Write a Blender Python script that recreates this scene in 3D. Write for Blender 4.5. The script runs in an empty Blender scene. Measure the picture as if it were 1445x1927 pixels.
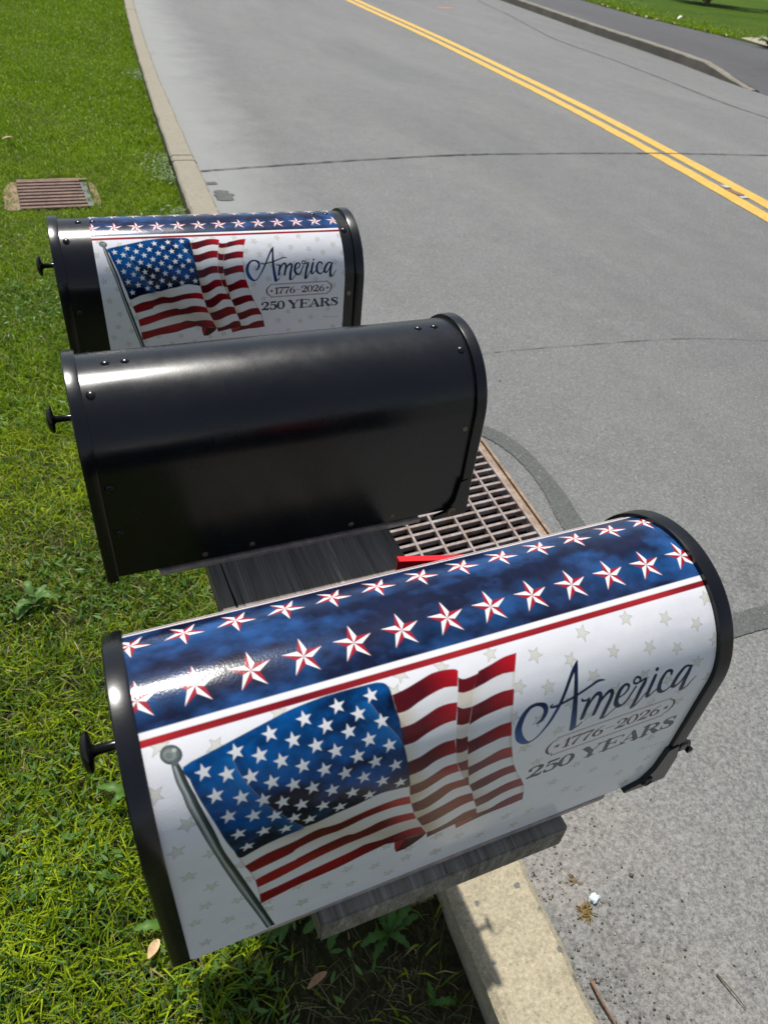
import bpy, bmesh, math, random
import numpy as np
from mathutils import Vector, Matrix
random.seed(4); rng = np.random.default_rng(7)
sc = bpy.context.scene
R_ = math.radians

# ------------------------------------------------------------------ camera, sky, sun, exposure
cam = bpy.data.cameras.new('camera'); cob = bpy.data.objects.new('camera', cam); sc.collection.objects.link(cob)
cx = Vector((0.92150716, -0.3779566, 0.0892937)); cd = Vector((-0.18071834, -0.62083542, -0.7628265)); cf = Vector((0.34375199, 0.68681307, -0.64040797))
cob.matrix_world = Matrix(((cx.x, -cd.x, -cf.x, -0.24503), (cx.y, -cd.y, -cf.y, -0.35686), (cx.z, -cd.z, -cf.z, 0.72262), (0, 0, 0, 1)))
cam.sensor_fit = 'VERTICAL'; cam.sensor_height = 36; cam.sensor_width = 27; cam.lens = 25.115
cam.clip_start = 0.02; cam.clip_end = 3000
cam.dof.use_dof = True; cam.dof.focus_distance = 1.0; cam.dof.aperture_fstop = 10.0
sc.camera = cob

SUN = Vector((-0.006, 0.431, 1.0)).normalized()
world = bpy.data.worlds.new('World'); sc.world = world; world.use_nodes = True
wn = world.node_tree; bg = wn.nodes['Background']
sky = wn.nodes.new('ShaderNodeTexSky'); sky.sky_type = 'NISHITA'; sky.sun_disc = False
sky.sun_elevation = math.asin(SUN.z); sky.sun_rotation = math.atan2(SUN.x, SUN.y)
sky.air_density = 1.0; sky.dust_density = 1.0
hs = wn.nodes.new('ShaderNodeHueSaturation'); hs.inputs['Saturation'].default_value = .62
wn.links.new(sky.outputs[0], hs.inputs['Color']); wn.links.new(hs.outputs[0], bg.inputs[0]); bg.inputs[1].default_value = 0.098
sun = bpy.data.lights.new('sun', 'SUN'); sun.energy = 4.6; sun.angle = R_(0.55); sun.color = (1, 0.965, 0.90)
so = bpy.data.objects.new('sun', sun); sc.collection.objects.link(so); so.rotation_euler = SUN.to_track_quat('Z', 'Y').to_euler()
so.location = (0, 4, 8)
sc.view_settings.view_transform = 'Standard'; sc.view_settings.look = 'None'; sc.view_settings.gamma = 1
sc.view_settings.exposure = 0.0

# ------------------------------------------------------------------ helpers
COL = sc.collection
def lin(r, g, b):
    return tuple(((v / 255) / 12.92 if v / 255 <= .04045 else ((v / 255 + .055) / 1.055) ** 2.4) for v in (r, g, b))
def tag(o, label=None, cat=None, group=None, kind=None):
    for k, v in (('label', label), ('category', cat), ('group', group), ('kind', kind)):
        if v: o[k] = v
    return o
def thing(name, label, cat, loc=(0, 0, 0), rot=(0, 0, 0), group=None):
    o = bpy.data.objects.new(name, None); COL.objects.link(o); o.location = loc; o.rotation_euler = rot
    o.empty_display_size = .05
    return tag(o, label, cat, group)
def mesh(name, V, F, mat=None, parent=None, smooth=False, auto=None):
    me = bpy.data.meshes.new(name)
    V = np.asarray(V, dtype=np.float32)
    if isinstance(F, np.ndarray) and F.ndim == 2:
        n, k = F.shape
        me.vertices.add(len(V)); me.vertices.foreach_set('co', V.ravel())
        me.loops.add(n * k); me.loops.foreach_set('vertex_index', F.ravel().astype(np.int32))
        me.polygons.add(n); me.polygons.foreach_set('loop_start', np.arange(0, n * k, k, dtype=np.int32))
        me.polygons.foreach_set('loop_total', np.full(n, k, dtype=np.int32))
        me.update(calc_edges=True)
    else:
        me.from_pydata([tuple(map(float, v)) for v in V], [], [tuple(int(i) for i in f) for f in F])
    if smooth: me.polygons.foreach_set('use_smooth', np.ones(len(me.polygons), dtype=bool))
    if auto is not None: me.set_sharp_from_angle(angle=R_(auto))
    if mat: me.materials.append(mat)
    o = bpy.data.objects.new(name, me); COL.objects.link(o)
    if parent: o.parent = parent
    return o
def struct(name, V, F, mat, parent=None, **k):
    o = mesh(name, V, F, mat, parent, **k)
    if not parent: o['kind'] = 'structure'
    return o
class MB:
    def __init__(s): s.V = []; s.F = []
    def add(s, V, F):
        n = len(s.V); s.V += [tuple(v) for v in V]; s.F += [tuple(i + n for i in f) for f in F]; return s
    def box(s, a, b, c=0.0, M=None):
        x0, y0, z0 = a; x1, y1, z1 = b
        if c <= 0:
            V = [(x, y, z) for x in (x0, x1) for y in (y0, y1) for z in (z0, z1)]
            F = [(0, 1, 3, 2), (4, 6, 7, 5), (0, 4, 5, 1), (2, 3, 7, 6), (0, 2, 6, 4), (1, 5, 7, 3)]
        else:
            bm = bmesh.new(); bmesh.ops.create_cube(bm, size=1)
            for v in bm.verts: v.co = Vector(((x0 + x1) / 2 + v.co.x * (x1 - x0), (y0 + y1) / 2 + v.co.y * (y1 - y0), (z0 + z1) / 2 + v.co.z * (z1 - z0)))
            bmesh.ops.bevel(bm, geom=bm.edges[:], offset=c, segments=2, affect='EDGES', profile=.6)
            bm.verts.index_update(); V = [tuple(v.co) for v in bm.verts]; F = [tuple(v.index for v in f.verts) for f in bm.faces]; bm.free()
        if M is not None: V = [tuple(M @ Vector(v)) for v in V]
        return s.add(V, F)
    def lathe(s, prof, n=24, M=None):          # prof: (r, z) from bottom to top, around z
        V = []; F = []
        for r, z in prof:
            for k in range(n):
                a = 2 * math.pi * k / n; V.append((r * math.cos(a), r * math.sin(a), z))
        m = len(prof)
        for j in range(m - 1):
            for k in range(n): F.append((j * n + k, j * n + (k + 1) % n, (j + 1) * n + (k + 1) % n, (j + 1) * n + k))
        F.append(tuple(range(n - 1, -1, -1))); F.append(tuple((m - 1) * n + k for k in range(n)))
        if M is not None: V = [tuple(M @ Vector(v)) for v in V]
        return s.add(V, F)
    def tube(s, pts, r, n=8):
        pts = [Vector(q) for q in pts]; V = []; F = []
        rr = r if isinstance(r, (list, tuple)) else [r] * len(pts)
        for i, q in enumerate(pts):
            t = (pts[min(i + 1, len(pts) - 1)] - pts[max(i - 1, 0)]).normalized()
            u = t.cross(Vector((0, 0, 1)) if abs(t.z) < .9 else Vector((1, 0, 0))).normalized(); w = t.cross(u)
            for k in range(n):
                a = 2 * math.pi * k / n; V.append(tuple(q + (u * math.cos(a) + w * math.sin(a)) * rr[i]))
        for j in range(len(pts) - 1):
            for k in range(n): F.append((j * n + k, j * n + (k + 1) % n, (j + 1) * n + (k + 1) % n, (j + 1) * n + k))
        F.append(tuple(range(n - 1, -1, -1))); F.append(tuple((len(pts) - 1) * n + k for k in range(n)))
        return s.add(V, F)
    def build(s, name, mat, parent=None, smooth=False, auto=None):
        o = mesh(name, s.V, s.F, mat, parent, smooth, auto)
        bm = bmesh.new(); bm.from_mesh(o.data); bmesh.ops.recalc_face_normals(bm, faces=bm.faces[:]); bm.to_mesh(o.data); bm.free()
        return o

# ------------------------------------------------------------------ materials
def newmat(name):
    m = bpy.data.materials.new(name); m.use_nodes = True; nt = m.node_tree
    return m, nt, nt.nodes['Principled BSDF']
class G:
    """small node graph helper"""
    def __init__(s, nt): s.nt = nt
    def n(s, t, **k):
        q = s.nt.nodes.new(t)
        for a, v in k.items(): setattr(q, a, v)
        return q
    def L(s, a, b): s.nt.links.new(a, b)
    def co(s): 
        return s.n('ShaderNodeTexCoord').outputs['Object']
    def noise(s, co, scale, detail=3, rough=.6, dist=0, sc3=None):
        if sc3:
            mp = s.n('ShaderNodeMapping'); mp.inputs['Scale'].default_value = sc3; s.L(co, mp.inputs['Vector']); co = mp.outputs[0]
        q = s.n('ShaderNodeTexNoise'); q.inputs['Scale'].default_value = scale; q.inputs['Detail'].default_value = detail
        q.inputs['Roughness'].default_value = rough; q.inputs['Distortion'].default_value = dist; s.L(co, q.inputs['Vector']); return q.outputs[0]
    def vor(s, co, scale, out='Distance', feature='F1'):
        q = s.n('ShaderNodeTexVoronoi', feature=feature); q.inputs['Scale'].default_value = scale; s.L(co, q.inputs['Vector']); return q.outputs[out]
    def ramp(s, f, stops, interp='LINEAR'):
        q = s.n('ShaderNodeValToRGB'); cr = q.color_ramp; cr.interpolation = interp
        while len(cr.elements) < len(stops): cr.elements.new(.5)
        for e, (p, c) in zip(cr.elements, stops):
            e.position = p; e.color = (c, c, c, 1) if isinstance(c, (int, float)) else (*c, 1)
        s.L(f, q.inputs[0]); return q.outputs[0]
    def mix(s, f, a, b, mode='MIX'):
        q = s.n('ShaderNodeMix', data_type='RGBA', blend_type=mode)
        for i, v in ((0, f), (6, a), (7, b)):
            if hasattr(v, 'is_linked') or hasattr(v, 'links'): s.L(v, q.inputs[i])
            elif i == 0: q.inputs[0].default_value = v
            else: q.inputs[i].default_value = (*v, 1) if len(v) == 3 else v
        return q.outputs[2]
    def math(s, op, a, b=0.0, c=None):
        q = s.n('ShaderNodeMath', operation=op)
        for i, v in enumerate((a, b) if c is None else (a, b, c)):
            if isinstance(v, (int, float)): q.inputs[i].default_value = v
            else: s.L(v, q.inputs[i])
        return q.outputs[0]
    def mr(s, v, a, b, c=0, d=1):
        q = s.n('ShaderNodeMapRange', interpolation_type='SMOOTHSTEP'); s.L(v, q.inputs[0])
        for i, w in enumerate((a, b, c, d)): q.inputs[i + 1].default_value = w
        return q.outputs[0]
    def bump(s, h, strength, dist, nrm=None):
        q = s.n('ShaderNodeBump'); q.inputs['Strength'].default_value = strength; q.inputs['Distance'].default_value = dist; s.L(h, q.inputs['Height'])
        if nrm is not None: s.L(nrm, q.inputs['Normal'])
        return q.outputs[0]

def m_paint():
    m, nt, b = newmat('black_enamel'); g = G(nt); co = g.co()
    c = g.mix(g.ramp(g.noise(co, 5, 4), [(.35, 0), (.75, 1)]), (.0050, .0060, .0082), (.0080, .0090, .0115))
    dust = g.math('ADD', g.ramp(g.noise(co, 420, 2, .7), [(.64, 0), (.78, .5)]), g.ramp(g.noise(co, 1, 3, .7, .4, (260, 30, 40)), [(.66, 0), (.78, .35)]))
    c = g.mix(g.math('MULTIPLY', dust, g.ramp(g.noise(co, 9, 3), [(.4, .05), (.7, .7)])), c, (.06, .058, .052))
    g.L(c, b.inputs['Base Color'])
    g.L(g.mr(g.noise(co, 14, 4, .7), .3, .75, .22, .31), b.inputs['Roughness'])
    b.inputs['Specular IOR Level'].default_value = .52
    g.L(g.bump(g.noise(co, 5, 2, .5, 0, (1, 2, 2)), .07, .012, g.bump(g.noise(co, 260, 2), .05, .0006)), b.inputs['Normal'])
    return m
def m_gloss():
    m, nt, b = newmat('black_plastic'); g = G(nt)
    b.inputs['Base Color'].default_value = (.008, .0085, .009, 1); b.inputs['Roughness'].default_value = .16
    return m
def m_flat(name, col, rough=.6, metal=0, var=.25, scale=60, bump=.1):
    m, nt, b = newmat(name); g = G(nt); co = g.co()
    f = g.ramp(g.noise(co, scale, 4, .7), [(.3, 0), (.7, 1)])
    g.L(g.mix(f, tuple(v * (1 - var) for v in col), tuple(v * (1 + var) for v in col)), b.inputs['Base Color'])
    b.inputs['Roughness'].default_value = rough; b.inputs['Metallic'].default_value = metal
    if bump: g.L(g.bump(g.noise(co, scale * 2, 3), bump, .002), b.inputs['Normal'])
    return m
def m_wrap():
    m, nt, b = newmat('printed_vinyl'); g = G(nt); co = g.co()
    at = g.n('ShaderNodeAttribute', attribute_name='print')
    g.L(at.outputs['Color'], b.inputs['Base Color'])
    b.inputs['Roughness'].default_value = .165
    b.inputs['Specular IOR Level'].default_value = .24
    fine = g.bump(g.noise(co, 480, 2, .6), .16, .0006)
    g.L(g.bump(g.noise(co, 6, 2, .5, .4, (1, 2.5, 2.5)), .16, .012, fine), b.inputs['Normal'])
    return m
def m_wood():
    m, nt, b = newmat('weathered_wood'); g = G(nt); co = g.co()
    g1 = g.noise(co, 1, 5, .65, .6, (95, 2.6, 30)); g2 = g.noise(co, 1, 3, .6, .3, (420, 7, 120))
    f = g.math('ADD', g.math('MULTIPLY', g1, .65), g.math('MULTIPLY', g2, .35))
    c = g.ramp(f, [(.30, lin(74, 69, 62)), (.45, lin(118, 113, 105)), (.56, lin(140, 135, 127)), (.68, lin(182, 176, 166))])
    crack = g.ramp(g.noise(co, 1, 2, .5, .8, (55, 1.6, 12)), [(.27, 0), (.30, 1)])
    c = g.mix(crack, lin(18, 16, 15), c)
    g.L(c, b.inputs['Base Color']); b.inputs['Roughness'].default_value = .9
    b.inputs['Specular IOR Level'].default_value = .25
    h = g.math('ADD', f, g.math('MULTIPLY', crack, .6)); g.L(g.bump(h, .7, .004), b.inputs['Normal'])
    return m
def m_asphalt(name='asphalt', a=(.182, .185, .181), k=1.0, stains_and_shade=True):
    m, nt, b = newmat(name); g = G(nt); co = g.co()
    big = g.noise(co, .55, 4, .6, .5, (1.6, .35, 1)); mid = g.noise(co, 5, 4, .7); fine = g.noise(co, 92, 6, .88); fin2 = g.noise(co, 260, 3, .8)
    c = g.mix(g.ramp(big, [(.35, 0), (.65, 1)]), tuple(v * .92 for v in a), tuple(v * 1.09 for v in a))
    c = g.mix(.35, c, g.ramp(mid, [(.3, .66), (.7, 1.0)]), 'MULTIPLY')
    gr = g.ramp(g.math('ADD', g.math('MULTIPLY', fine, .55), g.math('MULTIPLY', fin2, .45)), [(.36, .35), (.45, .72), (.50, 1.0), (.56, 1.45), (.64, 2.3)])
    c = g.mix(.85, c, gr, 'MULTIPLY')
    vc = g.n('ShaderNodeTexVoronoi'); vc.inputs['Scale'].default_value = 75; g.L(co, vc.inputs['Vector'])
    sp = g.math('MULTIPLY', g.ramp(vc.outputs['Distance'], [(.14, 1), (.34, 0)]), g.ramp(g.math('MULTIPLY', vc.outputs['Color'], 1.0), [(.66, 0), (.9, 1)]))
    c = g.mix(g.math('MULTIPLY', sp, g.ramp(g.noise(co, 30, 2), [(.4, .1), (.65, .75)])), c, (.62, .62, .60))
    if stains_and_shade:
        sx = g.n('ShaderNodeSeparateXYZ'); g.L(co, sx.inputs[0])
        # pale dusty gutter that follows the kerb line, with a sandy part near the front box
        kx = g.math('ADD', g.math('ADD', .435, g.math('MULTIPLY', sx.outputs[1], .0575)), g.math('MULTIPLY', g.math('MULTIPLY', sx.outputs[1], sx.outputs[1]), .00145))
        d = g.math('SUBTRACT', sx.outputs[0], kx)
        dn = g.math('ADD', d, g.math('MULTIPLY', g.math('SUBTRACT', g.noise(co, 2.2, 4, .6), .5), .7))
        f = g.math('MULTIPLY', g.mr(dn, .9, .0), g.mr(sx.outputs[1], .9, 4.5, .15, .75))
        c = g.mix(f, c, g.mix(g.math('MULTIPLY', g.ramp(fine, [(.35, 0), (.65, 1)]), .35), (.36, .37, .36), (.20, .2, .2)))
        sand = g.math('MULTIPLY', g.math('MULTIPLY', g.mr(dn, .62, .02), g.mr(sx.outputs[1], .75, .1)), g.ramp(g.noise(co, 5.5, 4, .65), [(.36, 0), (.56, 1)]))
        c = g.mix(g.math('MULTIPLY', sand, .9), c, g.mix(g.ramp(fine, [(.35, 0), (.62, 1)]), (.22, .195, .165), (.40, .36, .32)))
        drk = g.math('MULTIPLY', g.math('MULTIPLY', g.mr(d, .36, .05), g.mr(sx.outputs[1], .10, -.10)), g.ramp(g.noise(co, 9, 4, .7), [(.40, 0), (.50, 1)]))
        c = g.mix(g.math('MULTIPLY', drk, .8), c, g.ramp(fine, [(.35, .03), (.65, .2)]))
        # worn paler wheel bands
        wb = g.math('MULTIPLY', g.mr(g.math('ABSOLUTE', g.math('SUBTRACT', d, 3.1)), .9, .1), g.ramp(g.noise(co, 1.3, 4, .7, 0, (1, .3, 1)), [(.35, 0), (.6, .35)]))
        c = g.mix(wb, c, (.115, .118, .12))
        pat = g.ramp(g.noise(co, 1.1, 5, .75, .5, (1, .3, 1)), [(.5, 0), (.68, .16)]); c = g.mix(pat, c, (.27, .265, .235))
    if stains_and_shade:
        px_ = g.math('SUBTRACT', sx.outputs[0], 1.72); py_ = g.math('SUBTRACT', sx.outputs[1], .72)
        rr_ = g.math('SQRT', g.math('ADD', g.math('MULTIPLY', px_, px_), g.math('MULTIPLY', g.math('MULTIPLY', py_, py_), 2.5)))  # right-edge patch: stain and cast shade painted together as darker colour
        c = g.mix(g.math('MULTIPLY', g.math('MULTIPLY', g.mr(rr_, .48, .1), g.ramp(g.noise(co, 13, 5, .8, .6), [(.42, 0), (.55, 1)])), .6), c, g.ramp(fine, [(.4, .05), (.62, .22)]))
        c = g.mix(g.math('MULTIPLY', g.ramp(g.noise(co, 3.3, 5, .8, .4, (1, .4, 1)), [(.58, 0), (.70, 1)]), .15), c, (.09, .088, .084))
        c = g.mix(g.math('MULTIPLY', g.mr(d, 1.8, .3), g.mr(sx.outputs[1], 1.6, .3, 0, .45)), c, g.mix(g.ramp(fine, [(.40, 0), (.58, 1)]), (.14, .137, .13), (.46, .45, .42)))
    if k != 1: c = g.mix(1.0, c, (k, k, k), 'MULTIPLY')
    g.L(c, b.inputs['Base Color']); b.inputs['Roughness'].default_value = .78; b.inputs['Specular IOR Level'].default_value = .35
    g.L(g.bump(g.math('ADD', fine, g.math('MULTIPLY', fin2, .5)), .75, .006), b.inputs['Normal'])
    return m
def m_concrete(name, a, pits=True, sc_=1.0):
    m, nt, b = newmat(name); g = G(nt); co = g.co()
    n1 = g.noise(co, 3, 5, .7); n2 = g.noise(co, 120 * sc_, 4, .8); n3 = g.noise(co, 26, 4, .7)
    c = g.mix(g.ramp(n1, [(.3, 0), (.7, 1)]), tuple(v * .82 for v in a), tuple(v * 1.12 for v in a))
    c = g.mix(.8, c, g.ramp(n2, [(.32, .5), (.44, .88), (.54, 1.05), (.66, 1.35)]), 'MULTIPLY')
    c = g.mix(g.ramp(n3, [(.52, 0), (.70, .55)]), c, tuple(v * .5 for v in a))
    if pits:
        v = g.n('ShaderNodeTexVoronoi'); v.inputs['Scale'].default_value = 21; v.inputs['Randomness'].default_value = 1; g.L(co, v.inputs['Vector'])
        dd = g.math('ADD', v.outputs['Distance'], g.math('MULTIPLY', g.noise(co, 90, 2), .22))
        f = g.math('MULTIPLY', g.ramp(dd, [(.24, 1), (.28, 0)]), g.ramp(v.outputs['Color'], [(.56, 0), (.60, 1)]))
        c = g.mix(g.math('MULTIPLY', f, .8), c, (.10, .11, .125))
    sx = g.n('ShaderNodeSeparateXYZ'); g.L(co, sx.inputs[0])
    if pits: c = g.mix(g.mr(sx.outputs[1], .6, 4.5, 0, .75), c, g.mix(.6, (.30, .275, .225), g.ramp(n3, [(.3, .55), (.65, 1.1)]), 'MULTIPLY'))
    g.L(c, b.inputs['Base Color']); b.inputs['Roughness'].default_value = .9; b.inputs['Specular IOR Level'].default_value = .3
    g.L(g.bump(g.math('ADD', n2, n3), .55, .005), b.inputs['Normal'])
    return m
def m_soil():
    m, nt, b = newmat('lawn_soil'); g = G(nt); co = g.co()
    n1 = g.noise(co, 2.2, 5, .7); n2 = g.noise(co, 45, 5, .8); n3 = g.noise(co, 1, 4, .75, 1.0, (130, 40, 60))
    soil = g.ramp(n2, [(.3, (.022, .017, .011)), (.5, (.062, .048, .032)), (.7, (.16, .125, .085))])
    sx = g.n('ShaderNodeSeparateXYZ'); g.L(co, sx.inputs[0])
    thatch = g.mix(g.mr(sx.outputs[1], 1.2, 4.5), g.ramp(n3, [(.35, (.015, .017, .006)), (.55, (.045, .055, .014)), (.7, (.14, .13, .06))]), g.ramp(n3, [(.35, (.03, .06, .002)), (.55, (.09, .16, .004)), (.7, (.18, .27, .01))]))
    c = g.mix(g.ramp(n1, [(.35, .3), (.6, .85)]), soil, thatch)
    g.L(c, b.inputs['Base Color']); b.inputs['Roughness'].default_value = .95; b.inputs['Specular IOR Level'].default_value = .15
    g.L(g.bump(g.math('ADD', n2, n3), .9, .012), b.inputs['Normal'])
    return m
def m_farlawn():
    m, nt, b = newmat('far_lawn'); g = G(nt); co = g.co()
    n1 = g.noise(co, .7, 5, .7); n2 = g.noise(co, 20, 5, .8); n3 = g.noise(co, 1, 4, .75, 1.0, (60, 22, 30))
    c = g.mix(g.ramp(n1, [(.35, 0), (.65, 1)]), (.065, .15, .006), (.12, .20, .010))
    c = g.mix(.8, c, g.ramp(n3, [(.3, .35), (.5, .95), (.7, 1.5)]), 'MULTIPLY')
    c = g.mix(.6, c, g.ramp(n2, [(.3, .4), (.7, 1.3)]), 'MULTIPLY')
    g.L(c, b.inputs['Base Color']); b.inputs['Roughness'].default_value = .9; b.inputs['Specular IOR Level'].default_value = .15
    g.L(g.bump(g.math('ADD', n2, n3), 1.0, .05), b.inputs['Normal'])
    return m
def m_leaf(name='blades', rough=.45, trans=.3):
    m, nt, b = newmat(name); g = G(nt)
    at = g.n('ShaderNodeAttribute', attribute_name='tint'); g.L(at.outputs['Color'], b.inputs['Base Color'])
    b.inputs['Roughness'].default_value = rough; b.inputs['Specular IOR Level'].default_value = .24
    tr = g.n('ShaderNodeBsdfTranslucent'); g.L(at.outputs['Color'], tr.inputs[0])
    mx = g.n('ShaderNodeMixShader'); mx.inputs[0].default_value = trans; g.L(b.outputs[0], mx.inputs[1]); g.L(tr.outputs[0], mx.inputs[2])
    g.L(mx.outputs[0], nt.nodes['Material Output'].inputs[0]); return m
def m_yellow():
    m, nt, b = newmat('road_paint_yellow'); g = G(nt); co = g.co()
    n1 = g.noise(co, 60, 4, .8); n2 = g.noise(co, 5, 4, .8)
    w = g.math('MULTIPLY', g.ramp(g.math('ADD', g.math('MULTIPLY', n1, .5), g.math('MULTIPLY', g.noise(co, 16, 4, .8), .5)), [(.53, 0), (.60, 1)]), g.ramp(n2, [(.38, .3), (.6, 1)]))
    c = g.mix(g.ramp(n2, [(.3, 0), (.7, 1)]), (.62, .37, .055), (.74, .47, .085))
    c = g.mix(.5, c, g.ramp(g.noise(co, 170, 3, .7), [(.3, .7), (.6, 1.1)]), 'MULTIPLY')
    c = g.mix(g.math('MULTIPLY', w, .75), c, (.20, .19, .16))
    g.L(c, b.inputs['Base Color']); b.inputs['Roughness'].default_value = .7
    g.L(g.bump(n1, .4, .004), b.inputs['Normal']); return m
def m_rust(name, dark, light, metal=.3):
    m, nt, b = newmat(name); g = G(nt); co = g.co()
    f = g.noise(co, 14, 5, .75); f2 = g.noise(co, 120, 3, .7)
    c = g.mix(g.ramp(f, [(.35, 0), (.62, 1)]), dark, light); c = g.mix(.6, c, g.ramp(f2, [(.3, .55), (.7, 1.2)]), 'MULTIPLY')
    g.L(c, b.inputs['Base Color']); b.inputs['Roughness'].default_value = .62; b.inputs['Metallic'].default_value = metal
    g.L(g.bump(f2, .4, .002), b.inputs['Normal']); return m
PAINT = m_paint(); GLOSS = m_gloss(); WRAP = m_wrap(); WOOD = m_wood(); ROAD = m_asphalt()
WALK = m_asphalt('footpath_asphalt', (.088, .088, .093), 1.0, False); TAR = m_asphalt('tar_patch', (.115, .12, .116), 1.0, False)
CRACK = m_flat('crack_filler', (.078, .080, .080), .9, 0, .4, 40); KERB = m_concrete('kerb_concrete', (.43, .375, .262)); KERBF = m_concrete('far_kerb_concrete', (.27, .245, .20), False)
KERBS = m_concrete('shaded_face_concrete', (.085, .078, .066), False); SOIL = m_soil(); FARL = m_farlawn(); BLADE = m_leaf(); YEL = m_yellow()  # KERBS: darker kerb concrete, shade of the grass-side face put into its colour
STEEL = m_rust('galvanised_bars', (.25, .165, .13), (.40, .36, .35), .1); RUST = m_rust('rusty_frame', (.20, .12, .075), (.42, .31, .21), .1)
CAST = m_rust('cast_iron', (.13, .070, .050), (.24, .145, .105), .1); RED = m_flat('red_plastic', (.72, .012, .02), .35, 0, .08, 20, 0); DARK = m_flat('dark_pit', (.012, .009, .007), 1, 0, .3, 20)
SCREW = m_rust('screw_head', (.12, .07, .045), (.34, .27, .21), .6); RIVET = PAINT
BARE = m_flat('bare_steel_edge', (.42, .35, .31), .6, .0, .3, 60)
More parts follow.
